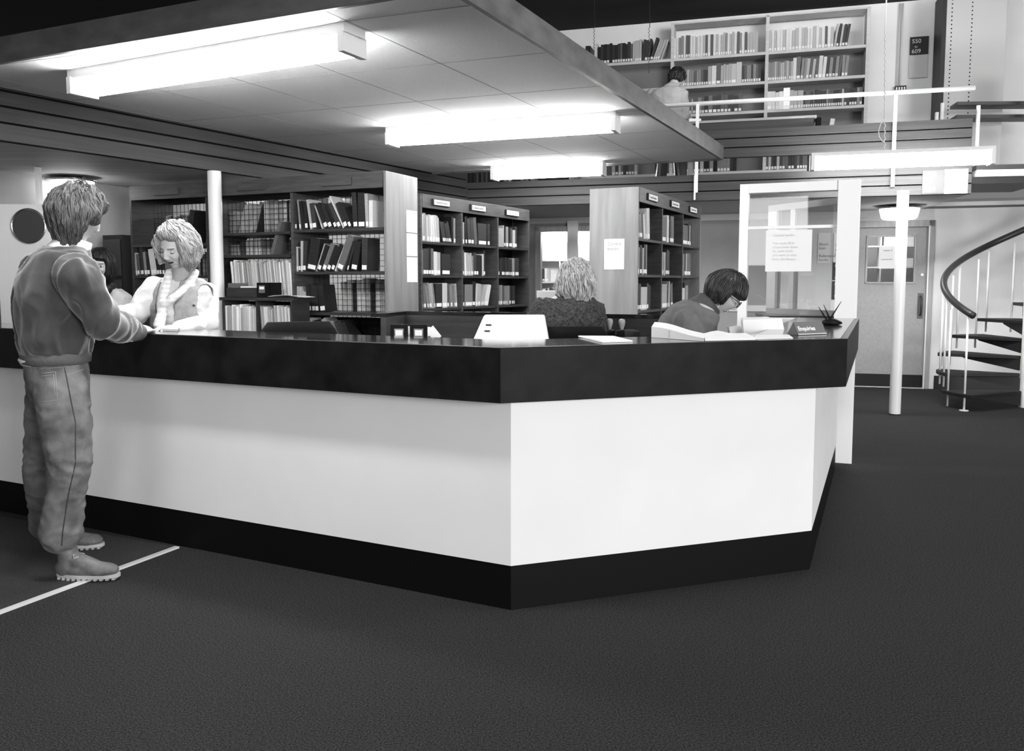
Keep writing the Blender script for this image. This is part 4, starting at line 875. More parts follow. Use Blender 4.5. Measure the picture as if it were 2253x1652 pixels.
# chairs
def chair(name, c, ang_, zt, lab, wdt=.44, hgt=.34, seat=.62):
    c = Vector((c[0], c[1], 0)); t = thing('staff_chair', c, lab, 'chair', 'black staff chairs'); R = Matrix.Rotation(R_(ang_), 3, 'Z')
    m = MB(); rings = []
    for k in range(9):
        z = zt-hgt+hgt*k/8; wv = wdt/2*(1-.25*max(0, (k-5)/3)**2); rings.append((c+R@Vector((0, -.23-.03*k/8, z)), wv, .035, R@Vector((1, 0, 0)), R@Vector((0, 1, 0))))
    m.loft(rings, 24); m.build('backrest', M_chair, t, smooth=True, bevel=0)
    m = MB(); m.loft([(c+Zv*(seat-.07), .2, .2, (1, 0, 0), (0, 1, 0)), (c+Zv*(seat-.05), .23, .22, (1, 0, 0), (0, 1, 0)), (c+Zv*(seat-.01), .23, .22, (1, 0, 0), (0, 1, 0)), (c+Zv*seat, .2, .2, (1, 0, 0), (0, 1, 0))], 28); m.build('seat', M_chair, t, smooth=True)
    MB().tube([c+Zv*(seat-.08), c+R@Vector((0, -.2, seat-.07)), c+R@Vector((0, -.26, seat)), c+R@Vector((0, -.26, zt-.2))], .014, 8).build('back_strut', M_chrome, t)
    MB().lathe(c, [(.025, .08), (.025, seat-.0701)], 12).build('pillar', M_chrome, t)
    for k in range(5):
        a_ = 2*math.pi*k/5; MB().tube([c+Zv*.09, c+Vector((.26*math.cos(a_), .26*math.sin(a_), .05))], [.02, .014], 8).build('leg', M_chrome, t)
        MB().ell(c+Vector((.26*math.cos(a_), .26*math.sin(a_), .025)), (.024, .024, .024), None, 12, 8).build('castor', M_dark, t, smooth=True)
    return t
q = at(657, 702, 4.85); chair('c', (q.x, 4.75), 20, q.z, 'empty black staff chair below the left bookcase')
q = at(1405, 727, 4.62); chair('c', (.93, 4.62), -90, q.z, 'black staff chair with the man in glasses on it', .36)
q = at(1252, 719, 4.5); chair('c', (q.x+.0, 4.77), 4, q.z, 'black staff chair with the knitted sweater woman on it', .44)
# left background furniture
q = at(232, 516, 7.45); t = thing('locker', (-3.55, 7.75, 0), 'dark locker behind the dark haired woman', 'locker')
lo = Vector((-3.71, 7.66, 0)); MB().obox(lo, r1*.235, n1*.4, Zv*1.77).build('body', M_dark, t, bevel=.003)
for k, (z0, z1) in enumerate(((1.40, 1.74), (.75, 1.38), (.08, .73))):
    dd = MB().obox(lo-n1*.014+r1*.012+Zv*z0, r1*.211, n1*.013, Zv*(z1-z0-.012)).build('door', mat('dark_locker_door', .03, .5, .4), t, bevel=.003)
    MB().obox(lo-n1*.022+r1*.03+Zv*(z0+.12), r1*.03, n1*.0075, Zv*.025).build('lock', M_chrome, dd)
q = at(62, 448, 6.6); q2 = at(104, 448, 6.6)
t = thing('speaker_panel', (q.x+.05, 6.6, 1.0), 'white panel with a dark round inset at the left edge', 'panel')
pz0, pz1 = at(80, 560, 6.6).z, q.z
MB().obox(Vector((q2.x-.42, 6.62, 0)), Vector((.42, 0, 0)), Vector((0, .06, 0)), Zv*pz1).build('board', M_paint, t, bevel=.004)
cc = at(62, 497, 6.6); m = MB()
m.tube([Vector((cc.x, 6.619, cc.z)), Vector((cc.x, 6.60, cc.z))], .125, 36); m.build('round_inset', mat('dark_grille', .06, .8, .2), t)
m = MB(); ring = [Vector((cc.x+.132*math.cos(2*math.pi*k/36), 6.605, cc.z+.132*math.sin(2*math.pi*k/36))) for k in range(37)]; m.tube(ring, .007, 6, cap=False); m.build('ring', M_chrome, t)
m = MB(); a = at(76, 380, 6.7); b = at(87, 450, 6.7); m.obox(Vector((a.x, 6.7, 0)), Vector((b.x-a.x, 0, 0)), Vector((0, .05, 0)), Zv*2.25); tag(m.build('white_post', M_paint), 'narrow white post at the left edge below the drum light', 'post')
m = MB(); q = at(1183, 655, 8.6); q1 = at(1222, 655, 8.6); z0 = at(1200, 684, 8.6).z; m.obox(Vector((q.x, 8.6, .75)), Vector((q1.x-q.x+.1, 0, 0)), Vector((0, .3, 0)), Zv*(q.z-.75)); pb = tag(m.build('storage_box', M_wall, bevel=.004), 'pale grey box with white lid behind the knitted shoulder', 'box')
m = MB(); m.obox(Vector((q.x-.01, 8.59, q.z)), Vector((q1.x-q.x+.12, 0, 0)), Vector((0, .32, 0)), Zv*.07); m.build('lid', M_endpale, pb, bevel=.003)
m = MB(); m.obox(Vector((q.x-.1, 8.5, 0)), Vector((.6, 0, 0)), Vector((0, .5, 0)), Zv*.749); tag(m.build('low_cupboard', M_rail, bevel=.003), 'low timber cupboard under the pale box beyond the middle bookcase', 'cupboard')
# ================================================================== PEOPLE
def remesh(m, vox, smooth=3):
    me = bpy.data.meshes.new('tmp'); me.from_pydata([tuple(v) for v in m.v], [], m.f); o = bpy.data.objects.new('tmp', me); COL.objects.link(o)
    r = o.modifiers.new('r', 'REMESH'); r.mode = 'VOXEL'; r.voxel_size = vox
    if smooth: k = o.modifiers.new('s', 'SMOOTH'); k.factor = .5; k.iterations = smooth
    bpy.context.view_layer.update(); e = o.evaluated_get(bpy.context.evaluated_depsgraph_get()); em = bpy.data.meshes.new_from_object(e)
    n = len(em.vertices); co = np.empty(n*3); em.vertices.foreach_get('co', co); co = co.reshape(-1, 3)
    no = np.empty(n*3); em.vertex_normals.foreach_get('vector', no); no = no.reshape(-1, 3)
    fs = [tuple(p.vertices) for p in em.polygons]; bpy.data.objects.remove(o); bpy.data.meshes.remove(me); bpy.data.meshes.remove(em)
    return co, no, fs
def folds(co, no, amp, sc, seed=0, ridge=True):
    out = co.copy(); S = Vector(sc)
    for i in range(len(co)):
        p = Vector((co[i][0]*S.x, co[i][1]*S.y, co[i][2]*S.z))+Vector((seed, seed*.7, seed*.3))
        q = p+Vector((noise.noise(p*.7), noise.noise(p*.7+Vector((9, 0, 0))), 0))*.8
        v = noise.noise(q); v = (1-abs(v)*2.6) if ridge else v*1.5
        out[i] += no[i]*amp*v
    return out
def cloth(name, m, vox, mt, parent, amp=0, sc=(6, 6, 12), seed=0, smooth=3, ridge=True, mod=None):
    co, no, fs = remesh(m, vox, smooth)
    if amp: co = folds(co, no, amp, sc, seed, ridge)
    if mod: co = mod(co, no)
    b = MB(); b.add([tuple(c) for c in co], fs); return b.build(name, mt, parent, smooth=True)
def limb(m, pts, rs, n=16):
    for i in range(len(pts)-1): m.cap(pts[i], rs[i], pts[i+1], rs[i+1], n)
def headR(heading, pitch, roll=0):
    return Matrix.Rotation(-R_(heading), 3, 'Z') @ Matrix.Rotation(-R_(pitch), 3, 'X') @ Matrix.Rotation(R_(roll), 3, 'Y')
def hpoint(d):                       # d unit dir in head space (x side, y face, z up) -> surface of plain skull
    x, y, z = d; X, Y, Z = x*.077, y*.098, z*.118
    if z < 0:
        t = min(1, -z); X *= 1-.34*t**1.6
        if y < 0: Y *= 1-.42*min(1, t*1.6)
        else: Y *= 1-.10*t
    if y > 0: X *= 1+.06*y
    return X, Y, Z
def head_geo(m, C, R, s=1.0, smile=0, female=False, eyes='open', brow=.5):
    nu, nv = 150, 110; vs = []; fs = []; mi = []
    def g(x, z, x0, z0, sx, sz): return math.exp(-((abs(x)-x0)/sx)**2-((z-z0)/sz)**2)
    info = []
    for j in range(nv+1):
        ph = math.pi*j/nv
        for k in range(nu):
            q = 2*math.pi*k/nu; d = (math.sin(ph)*math.cos(q), math.sin(ph)*math.sin(q), math.cos(ph)); X, Y, Z = hpoint(d)
            if d[1] > 0:
                w_ = min(1, d[1]*2.2)
                a = -.013*g(X, Z, .032, .004, .015, .012) + .005*g(X, Z, .030, .026, .02, .008)
                a += .011*g(X, Z, 0, -.004, .009, .020) + .019*g(X, Z, 0, -.030, .0115, .0105) + .009*g(X, Z, .012, -.035, .006, .007)
                a += .006*g(X, Z, 0, -.014, .009, .012)
                a += (.006+.005*smile)*g(X, Z, .042, -.026, .018, .018)
                mz = -.062+smile*.006*(abs(X)/.022)**2
                a += .0065*g(X, Z, 0, mz+.006, .020, .0048) + .0070*g(X, Z, 0, mz-.007, .017, .0055) - .0055*math.exp(-((Z-mz)/.0022)**2)*math.exp(-(abs(X)/.024)**4)
                a -= .004*g(X, Z, 0, -.079, .018, .006); a += .011*g(X, Z, 0, -.098, .022, .014); a -= .003*g(X, Z, .028+.006*smile, -.052, .006, .012)
                Y += a*w_
                if female: Y -= .001*w_
            info.append((X, Y, Z, d[1])); p = Vector(C)+R@Vector((X*s, Y*s, Z*s)); vs.append(p)
    for j in range(nv):
        for k in range(nu):
            i0 = j*nu+k; f_ = (i0, (j+1)*nu+k, (j+1)*nu+(k+1) % nu, j*nu+(k+1) % nu); fs.append(f_)
            X, Y, Z, dy = info[i0]; mz = -.062+smile*.006*(abs(X)/.022)**2
            t = 0
            if dy > .5:
                if abs(X) < .023 and abs(Z-mz-.0005) < .0105*(1-(abs(X)/.0245)**2)+.001: t = 1
                if abs(X) < .021 and abs(Z-mz) < .0016+.002*smile: t = 2
                if .016 < abs(X) < .050 and abs(Z-(.0255-.10*(abs(X)-.030)**2/.02-.0)) < .0026*brow*2: t = 3
            mi.append(t)
    o = len(m.v); m.v += vs; m.f += [tuple(i+o for i in f_) for f_ in fs]; m.m += mi
    for sx in (-1, 1):
        c = Vector((sx*.032, .0745, .003))
        m.ell(Vector(C)+R@(c*s), (.0135*s, .0135*s, .0125*s), R, 20, 14, 4 if eyes == 'open' else 0)
        if eyes == 'open':
            m.ell(Vector(C)+R@((c+Vector((0, .0100, 0)))*s), (.0062*s, .0042*s, .0062*s), R, 14, 10, 2)
            m.tube([Vector(C)+R@(Vector((sx*(.032+.0135*u), .0745+.0135*math.sqrt(max(0, 1-u*u))*.95+.001, .003+.0075*(1-u*u)+.000))*s) for u in (-1, -.6, -.2, .2, .6, 1)], .0014*s, 6, 2)
            m.tube([Vector(C)+R@(Vector((sx*(.032+.0135*u), .0745+.0130*math.sqrt(max(0, 1-u*u))*.95+.001, .003-.0065*(1-u*u)))*s) for u in (-1, -.6, -.2, .2, .6, 1)], .0010*s, 6, 2)
        else:
            m.tube([Vector(C)+R@(Vector((sx*(.032+.0135*u), .0745+.0128*math.sqrt(max(0, 1-u*u))+.0005, .0015-.0055*(1-u*u)))*s) for u in (-1, -.6, -.2, .2, .6, 1)], .0016*s, 6, 2)
        ec = Vector(C)+R@(Vector((sx*.076, -.010, -.004))*s); Re = R@Matrix.Rotation(R_(-20*sx), 3, 'Z')
        m.ell(ec, (.007*s, .018*s, .031*s), Re, 16, 12, 0); m.ell(ec+R@(Vector((sx*.005, .002, .002))*s), (.004*s, .010*s, .018*s), Re, 12, 8, 3 if False else 0)
def hand(m, W, d, n, side, s=1.0, curl=.35, spread=0):
    W = Vector(W); d = Vector(d).normalized(); n = Vector(n); n = (n-d*n.dot(d)).normalized(); l = d.cross(n)*side
    R = Matrix((l, d, n)).transposed()
    h = MB(); h.ell(W+d*.048*s, (.041*s, .052*s, .0155*s), R, 20, 14); h.cap(W-d*.03*s, .026*s, W+d*.02*s, .027*s)
    for i, (ln, off) in enumerate(((.070, .028), (.078, .0095), (.072, -.009), (.056, -.0265))):
        b = W+d*(.088-.004*abs(i-1))*s+l*off*s; dd = (d+l*(off*2.5)*(1+spread)).normalized(); a = curl*(.7+.12*i)
        d1 = (dd*math.cos(a)-n*math.sin(a)).normalized(); d2 = (dd*math.cos(a*2.3)-n*math.sin(a*2.3)).normalized()
        p1 = b+d1*ln*.5*s; p2 = p1+d2*ln*.5*s
        h.cap(b-d*.02*s, .0092*s, p1, .0082*s, 10); h.cap(p1, .0082*s, p2, .0066*s, 10)
    tb = W+d*.022*s+l*.030*s; t1 = tb+(d*.55+l*.75-n*.25).normalized()*.036*s; t2 = t1+(d*.9+l*.35-n*.3).normalized()*.030*s
    h.cap(tb-l*.012*s, .014*s, t1, .0112*s, 10); h.cap(t1, .0112*s, t2, .0085*s, 10)
    co, no, fs = remesh(h, .0028, 1); m.add([tuple(c) for c in co], fs, 0)
def hair(name, parent, C, R, s, vol, cover, mt, n_lock=160, wave=0, ln=.16, rad=.0055, drop=0, seed=1, low=0, rough=.35, crown=(0, -.35, .93), K=0.0):
    rg_ = random.Random(seed); m = MB(); nu, nv = 90, 64; vs = []; fs = []; C = Vector(C)
    def shell(d, extra=0, nz=1):
        X, Y, Z = hpoint(d); c = cover(d); r = Vector((X, Y, Z)); L = r.length; u = r/L
        q = Vector(d)*4.5+Vector((seed*3.1, 0, 0)); v = vol*c*(1+rough*nz*noise.noise(q)+rough*.6*nz*noise.noise(q*2.3))
        off = v*c**.5*(1+K*max(0, .35-d[2]))-.016*(1-c); z2 = low*max(0, -d[2])*c
        p = r+u*(off+extra); p.z -= z2; return p
    for j in range(nv+1):
        ph = math.pi*j/nv
        for k in range(nu):
            q = 2*math.pi*k/nu; vs.append(C+R@(shell((math.sin(ph)*math.cos(q), math.sin(ph)*math.sin(q), math.cos(ph)))*s))
    for j in range(nv):
        for k in range(nu): fs.append((j*nu+k, (j+1)*nu+k, (j+1)*nu+(k+1) % nu, j*nu+(k+1) % nu))
    m.add(vs, fs); cr = Vector(crown).normalized()
    for i in range(n_lock):
        while True:
            d = Vector((rg_.gauss(0, 1), rg_.gauss(0, 1), rg_.gauss(.35, 1))).normalized()
            if cover(d) > .55: break
        pts = []; rs = []; L = ln*rg_.uniform(.6, 1.15); N = 12; fr = rg_.uniform(.8, 1.3); phs = rg_.uniform(0, 6.3); r0 = rad*rg_.uniform(.6, 1.25); dead = False
        tw = rg_.uniform(-.35, .35); ex = rg_.uniform(-.002, .005)
        for k in range(N+1):
            u = k/N; t_ = (d*d.dot(cr)-cr); t_ = t_ if t_.length > .05 else Vector((rg_.uniform(-1, 1), rg_.uniform(-1, 1), 0)); t_ = (t_-d*t_.dot(d)).normalized()
            gz = .95*sm(.65, -.35, d.z)
            t_ = (t_+Vector((0, 0, -gz))+d*(gz*d.z)).normalized()
            sdir = d.cross(t_); wv = wave*math.sin(u*9*fr+phs)
            p = shell(tuple(d), ex-rad*.35+wave*.5*math.cos(u*9*fr+phs)+(rg_.uniform(0, .001)))+sdir*wv
            pts.append(C+R@(p*s)); rs.append(r0*s*(math.sin(math.pi*min(1, .18+u*.82))**.6*.9+.08))
            d2 = (d+(t_+sdir*tw)*(L/N/.105)).normalized()
            if cover(tuple(d2)) < .3: break
            d = d2
        if len(pts) > 3: rs[-1] = r0*.2*s; m.tube(pts, rs, 6)
    return m.build(name, mt, parent, smooth=True)
def sm(a, b, x): t = max(0, min(1, (x-a)/(b-a))); return t*t*(3-2*t)
def skin(nm, v): return mat(nm, v, .55, .35, (60, .05), (180, .05))
def skinset(v): return [skin('skin_%02d' % int(v*100), v), mat('lip_%02d' % int(v*100), v*.5, .45, .4), mat('eye_dark', .012, .3, .5), mat('brow_%02d' % int(v*100), v*.35, .8, .2), mat('eye_white', .75, .3, .5)]
def hairmat(nm, v, amp=.45): 
    m_ = mat(nm, v, .42, .45, ((90, 90, 22), amp, 3)); return m_
def body_of(root, torso, arms, legs, neck, hd, hands, vox=.011, sk=.40):
    """one continuous body: torso rings, limbs, neck; detailed head and hands joined into the same mesh"""
    m = MB(); m.loft([(c, a*.84, b*.84, va, vb) for c, a, b, va, vb in torso], 24)
    for p, r in arms: limb(m, p, [q*.62 for q in r])
    for p, r in legs: limb(m, p, [q*.72 for q in r])
    limb(m, neck[0], neck[1])
    co, no, fs = remesh(m, vox, 4); b = MB(); b.add([tuple(c) for c in co], fs, 0)
    head_geo(b, **hd)
    for h in hands: hand(b, *h[0], **h[1])
    return b.build('body', skinset(sk), root, smooth=True)
def hv(h): return Vector((math.sin(R_(h)), math.cos(R_(h)), 0)), Vector((math.cos(R_(h)), -math.sin(R_(h)), 0))
def person(loc, lab): return thing('person', loc, lab, 'person')
def shoe(root, heel, f, mt_up, mt_sole, s=1.0, laces=True):
    heel = Vector(heel); f = Vector(f).normalized(); r = Vector((f.y, -f.x, 0)); R = Matrix((f, r, Zv)).transposed(); P = lambda x, y, z: heel+(f*x+r*y)*s+Zv*z*s
    m = MB(); m.ell(P(.055, 0, .050), (.055*s, .040*s, .042*s), R); m.ell(P(.14, 0, .045), (.12*s, .043*s, .040*s), R); m.ell(P(.215, 0, .040), (.074*s, .050*s, .032*s), R)
    m.cap(P(.058, 0, .06), .040*s, P(.060, 0, .125), .043*s)
    for q_ in range(5): m.ell(P(.09+.022*q_, 0, .088-.010*q_), (.05*s, (.036+.002*q_)*s, .034*s), R)
    up = cloth('shoe_upper', m, .005, mt_up, root, .0015, (22, 22, 22), 3, 3)
    out = [P(.15+.147*math.cos(t), .046*math.sin(t)*(1+.18*math.cos(t)), 0) for t in [2*math.pi*k/36 for k in range(36)]]
    b = MB(); b.prism([tuple(p[:2]) for p in out], heel.z+.011*s, heel.z+.026*s)
    for k in range(11):
        x = .018+k*.025; hw = .043*math.sqrt(max(.1, 1-((x-.145)/.15)**2)); b.obox(P(x, -hw, 0), f*.013*s, r*2*hw*s, Zv*.0112*s)
    b.build('shoe_sole', mt_sole, root)
    if laces:
        b = MB()
        for k in range(4):
            x = .115+k*.022; z = .103-k*.010; b.tube([P(x, -.028, z-.012), P(x+.004, -.012, z), P(x+.004, .012, z), P(x, .028, z-.012)], .0028, 6)
        b.tube([P(.108, 0, .106), P(.10, .03, .118), P(.112, .045, .108), P(.12, .02, .105)], .0028, 6); b.tube([P(.108, 0, .106), P(.09, -.03, .112), P(.115, -.04, .10)], .0028, 6)
        b.build('laces', mat('pale_lace', .5, .8, .2), root, smooth=True)
# ---------- P1 standing man, seen from behind, at the left
f1, t1 = hv(62)
P1 = person((-1.98, 3.75, 0), 'person standing at the left in velour sweater and flared jeans, seen from behind')
M_velour = mat('velour', .05, .9, .25, (9, .3, 5), (35, .15)); M_velour.node_tree.nodes['Principled BSDF'].inputs['Sheen Weight'].default_value = .6
M_rib = mat('velour_rib', .12, .9, .2, ((1, 1, 1), .1), (90, .3)); M_denim = mat('denim', .165, .85, .2, (11, .45, 7), (260, .25))
tor = [(at(128, 880, 3.80), .165, .12, t1, f1), (at(126, 830, 3.80), .178, .125, t1, f1), (at(124, 780, 3.79), .170, .125, t1, f1), (at(118, 720, 3.78), .178, .135, t1, f1),
       (at(118, 660, 3.78), .195, .145, t1, f1), (at(124, 605, 3.78), .20, .135, t1, f1), (at(134, 566, 3.78), .165, .105, t1, f1), (at(144, 545, 3.78), .085, .080, t1, f1)]
shR, elR, wrR = at(170, 606, 3.62), at(226, 708, 3.72), at(290, 727, 3.98)
shL, elL, wrL = at(92, 600, 3.95), at(150, 700, 4.05), at(205, 722, 4.22)
hpR, knR, anR = at(136, 860, 3.70), at(154, 1025, 3.66), at(134, 1172, 3.70)
hpL, knL, anL = at(116, 860, 3.90), at(98, 1035, 3.98), at(112, 1150, 4.10)
hC = at(170, 476, 3.80); hR_ = headR(34, 18, 0)
armsP = [([shR, elR, wrR], [.078, .066, .05]), ([shL, elL, wrL], [.078, .064, .05])]
legsP = [([hpR, knR, anR], [.105, .082, .06]), ([hpL, knL, anL], [.105, .082, .06])]
body_of(P1, tor, armsP, legsP, ([at(140, 570, 3.79), at(158, 515, 3.80)], [.066, .058]), dict(C=hC, R=hR_, s=1.0),
        [((at(306, 726, 4.06), at(350, 712, 4.30)-at(306, 726, 4.06), (.3, .1, 1), -1), dict(curl=.3)), ((at(212, 722, 4.26), (.4, .9, 0), (0, 0, 1), 1), dict(curl=.3))])
m = MB(); m.loft([(at(123, 772, 3.79), .178, .134, t1, f1)]+[(c, a*1.06, b*1.08, va, vb) for c, a, b, va, vb in tor[3:]], 28)
limb(m, [shR.lerp(tor[5][0], .25), shR, shR.lerp(elR, .55), elR, elR.lerp(wrR, .6), elR.lerp(wrR, .86)], [.085, .088, .080, .074, .064, .052]); limb(m, [shL, elL, wrL], [.088, .072, .05])
m.loft([(at(124, 776, 3.79), .180, .135, t1, f1), (at(122, 750, 3.785), .192, .148, t1, f1), (at(120, 700, 3.78), .190, .145, t1, f1)], 28)
cloth('sweater', m, .009, M_velour, P1, .014, (13, 13, 6), 4, 3)
m = MB(); m.loft([(at(124, 800, 3.79), .165, .124, t1, f1), (at(124, 795, 3.79), .186, .143, t1, f1), (at(123, 776, 3.79), .190, .147, t1, f1), (at(123, 770, 3.79), .165, .124, t1, f1)], 36); m.build('waistband', M_rib, P1, smooth=True)
m = MB(); m.tube([wrR-(wrR-elR).normalized()*.03, wrR+(wrR-elR).normalized()*.02, wrR+(wrR-elR).normalized()*.075], [.056, .052, .040], 20); m.build('cuff', M_rib, P1, smooth=True)
m = MB(); m.tube([wrL, wrL+(wrL-elL).normalized()*.06], [.05, .038], 20); m.build('cuff', M_rib, P1, smooth=True)
# shirt collar
m = MB(); rings = []; cc0 = at(150, 545, 3.795)
for z_, a_ in ((-.035, .098), (.0, .088), (.038, .074), (.040, .070), (.0, .078)): rings.append((cc0+Vector((.01+z_*.6, z_*.2, z_)), a_, a_*.93, t1, f1-Zv*.32))
m.loft(rings[:4], 30); m.build('shirt_collar', M_paper, P1, smooth=True)
m = MB(); m.loft([(at(112, 800, 3.78), .15, .118, t1, f1), (at(112, 788, 3.78), .168, .131, t1, f1), (at(114, 778, 3.78), .15, .118, t1, f1)], 30); m.build('shirt_tail', M_paper, P1, smooth=True)
m = MB(); m.loft([(at(128, 895, 3.80), .14, .10, t1, f1), (at(128, 860, 3.80), .175, .125, t1, f1), (at(126, 825, 3.80), .185, .130, t1, f1), (at(124, 798, 3.79), .172, .128, t1, f1), (at(124, 790, 3.79), .16, .118, t1, f1)], 28)
limb(m, [hpR, hpR.lerp(knR, .5), knR, knR.lerp(anR, .35), anR.lerp(knR, .12), anR], [.112, .106, .090, .080, .088, .092]); limb(m, [hpL, knL, anL.lerp(knL, .25), anL], [.112, .092, .090, .098])
cloth('jeans', m, .010, M_denim, P1, .0055, (10, 10, 17), 11, 2)
from mathutils.bvhtree import BVHTree
def seams(obj, paths, name, mt, parent, r=.0022):
    o0 = worg(obj); bv = BVHTree.FromPolygons([v.co+o0 for v in obj.data.vertices], [tuple(p.vertices) for p in obj.data.polygons]); m = MB()
    for pth in paths:
        pts = []
        def hit(q):
            c0_ = Vector((0, 0, CAMH)); h_ = bv.ray_cast(c0_, (q-c0_).normalized())[0]
            if h_: pts.append(h_)
        for i in range(len(pth)-1):
            for k in range(8): hit(pth[i].lerp(pth[i+1], k/8))
        hit(pth[-1]); m.tube(pts, r, 5)
    return m.build(name, mt, parent, smooth=True)
jeans_ob = [c for c in P1.children if c.name.startswith('jeans')][0]
M_st = mat('pale_stitch', .30, .8, .2); M_sm = mat('dark_seam', .05, .8, .2)
A_ = lambda x, y: at(x, y, 3.45)
seams(jeans_ob, [[A_(88, 822), A_(122, 818), A_(126, 880), A_(92, 886)], [A_(88, 828), A_(118, 824), A_(121, 874)], [A_(142, 800), A_(146, 825), A_(185, 812)], [A_(80, 812), A_(185, 804)]], 'stitching', M_st, P1, .0016)
seams(jeans_ob, [[A_(142, 808), A_(152, 860), A_(166, 930), A_(166, 1020), A_(150, 1090), A_(138, 1170), A_(136, 1200)]], 'side_seam', M_sm, P1, .0028)
M_lthr = mat('brown_leather', .13, .5, .4, (25, .3, 5)); M_sole = mat('pale_sole', .45, .7, .3)
shoe(P1, (-2.065, 3.70, .0045), (1, -.02, 0), M_lthr, M_sole, .99); shoe(P1, (-2.35, 4.12, .0045), (1, .06, 0), M_lthr, M_sole, .99)
def cov1(d):
    x, y, z = d; back = sm(.35, -.05, y); top = sm(.22, .62, z+.1*max(0, y)); side = sm(.70, .30, y)*sm(-.75, -.45, z+.35*max(0, -y)+.0)
    low_ = sm(-1.02, -.86, z+.15*y); c = max(top, min(back, low_)*.95, side*sm(-.35, -.1, z)); return c
hair('hair', P1, hC, hR_, 1.0, .034, cov1, hairmat('hair_brown', .07, .6), 950, .003, .19, .0034, seed=5, low=.035, rough=.55)
# ---------- P2 smiling woman in waistcoat
f2, t2 = hv(199)
P2 = person((-1.88, 4.82, 0), 'person with short wavy fair hair smiling downward in waistcoat and scarf behind counter')
M_bl = mat('white_blouse', .60, .85, .15, (20, .04), (120, .15)); M_vest = mat('waistcoat', .30, .85, .2, (40, .12, 4), (200, .2)); M_skirt = mat('dark_skirt', .05, .8, .2)
D2 = 4.82
tor = [(at(405, 900, D2), .19, .13, t2, f2), (at(404, 850, D2), .185, .125, t2, f2), (at(402, 780, D2), .15, .11, t2, f2), (at(400, 720, D2), .158, .115, t2, f2), (at(398, 672, D2-.01), .170, .122, t2, f2), (at(399, 636, D2-.01), .172, .105, t2, f2), (at(401, 612, D2-.01), .12, .075, t2, f2), (at(402, 600, D2-.01), .06, .055, t2, f2)]
shR, elR, wrR = at(338, 634, 4.80), at(303, 690, 4.74), at(256, 692, 4.44); shL, elL, wrL = at(457, 640, 4.88), at(458, 712, 4.80), at(395, 722, 4.50)
lg = [([at(383, 880, D2), Vector((-1.95, 4.82, .47)), Vector((-1.95, 4.84, .06))], [.10, .06, .045]), ([at(425, 880, D2), Vector((-1.78, 4.82, .47)), Vector((-1.78, 4.84, .06))], [.10, .06, .045])]
hC = at(390, 545, 4.66); hR_ = headR(202, 20, -7)
body_of(P2, tor, [([shR, elR, wrR], [.06, .05, .038]), ([shL, elL, wrL], [.06, .05, .038])], lg, ([at(402, 625, 4.78), at(398, 575, 4.71)], [.055, .050]), dict(C=hC, R=hR_, s=.98, smile=1, female=True, eyes='shut'),
        [((wrR, (-.45, -.9, -.02), (0, 0, 1), -1), dict(s=.92, curl=.3)), ((wrL, at(330, 716, 4.33)-wrL, (.1, 0, 1), 1), dict(s=.92, curl=.35))], sk=.46)
m = MB(); m.loft([(c, a*1.03, b*1.05, va, vb) for c, a, b, va, vb in tor[2:7]], 28)
m.ell(at(372, 675, D2-.10), (.065, .06, .065)); m.ell(at(424, 678, D2-.07), (.065, .06, .065))
limb(m, [shR, shR.lerp(elR, .5), elR, elR.lerp(wrR, .5), wrR], [.068, .066, .060, .052, .040]); limb(m, [shL, shL.lerp(elL, .5), elL, wrL], [.052, .060, .056, .040])
cloth('blouse', m, .009, M_bl, P2, .006, (9, 9, 15), 21, 3)
# waistcoat: shell with open front, cut from a slightly larger torso
m = MB(); m.loft([(c, a*s_, b*s_, va, vb) for (c, a, b, va, vb), s_ in zip(tor[1:7], (1.12, 1.16, 1.16, 1.14, 1.10, 1.06))], 40)
m.ell(at(372, 675, D2-.10), (.078, .072, .075)); m.ell(at(424, 678, D2-.07), (.078, .072, .075))
co, no, fs = remesh(m, .0055, 5); co = folds(co, no, .004, (10, 10, 8), 31)
cx_, cy_ = at(398, 690, D2)[:2]; zt_ = at(398, 606, D2).z; zb_ = at(400, 800, D2).z; keep = []
for f_ in fs:
    c = sum((Vector(co[i]) for i in f_), Vector())/len(f_); q = c-Vector((cx_, cy_, 0)); u_ = q.dot(t2); v_ = q.dot(f2)
    zr = (c.z-zb_)/(zt_-zb_); gap = .030+.040*sm(.1, .75, zr)
    if zr < -.3 or (v_ > .02 and abs(u_+.012) < gap) or abs(u_) > .180 or (zr > .93 and abs(u_) < .07): continue
    keep.append(f_)
b = MB(); b.add([tuple(c) for c in co], keep); o = b.build('waistcoat', M_vest, P2, smooth=True)
sd_ = o.modifiers.new('thickness', 'SOLIDIFY'); sd_.thickness = .006
bm = bmesh.new(); bm.from_mesh(o.data); bmesh.ops.delete(bm, geom=[v for v in bm.verts if not v.link_faces], context='VERTS'); bm.to_mesh(o.data); bm.free()
m = MB()
for y_ in (672, 702): q = at(428, y_, D2-.172); m.tube([q, q+Vector((-.004, -.006, 0))], .007, 12)
m.build('waistcoat_button', M_rail, P2)
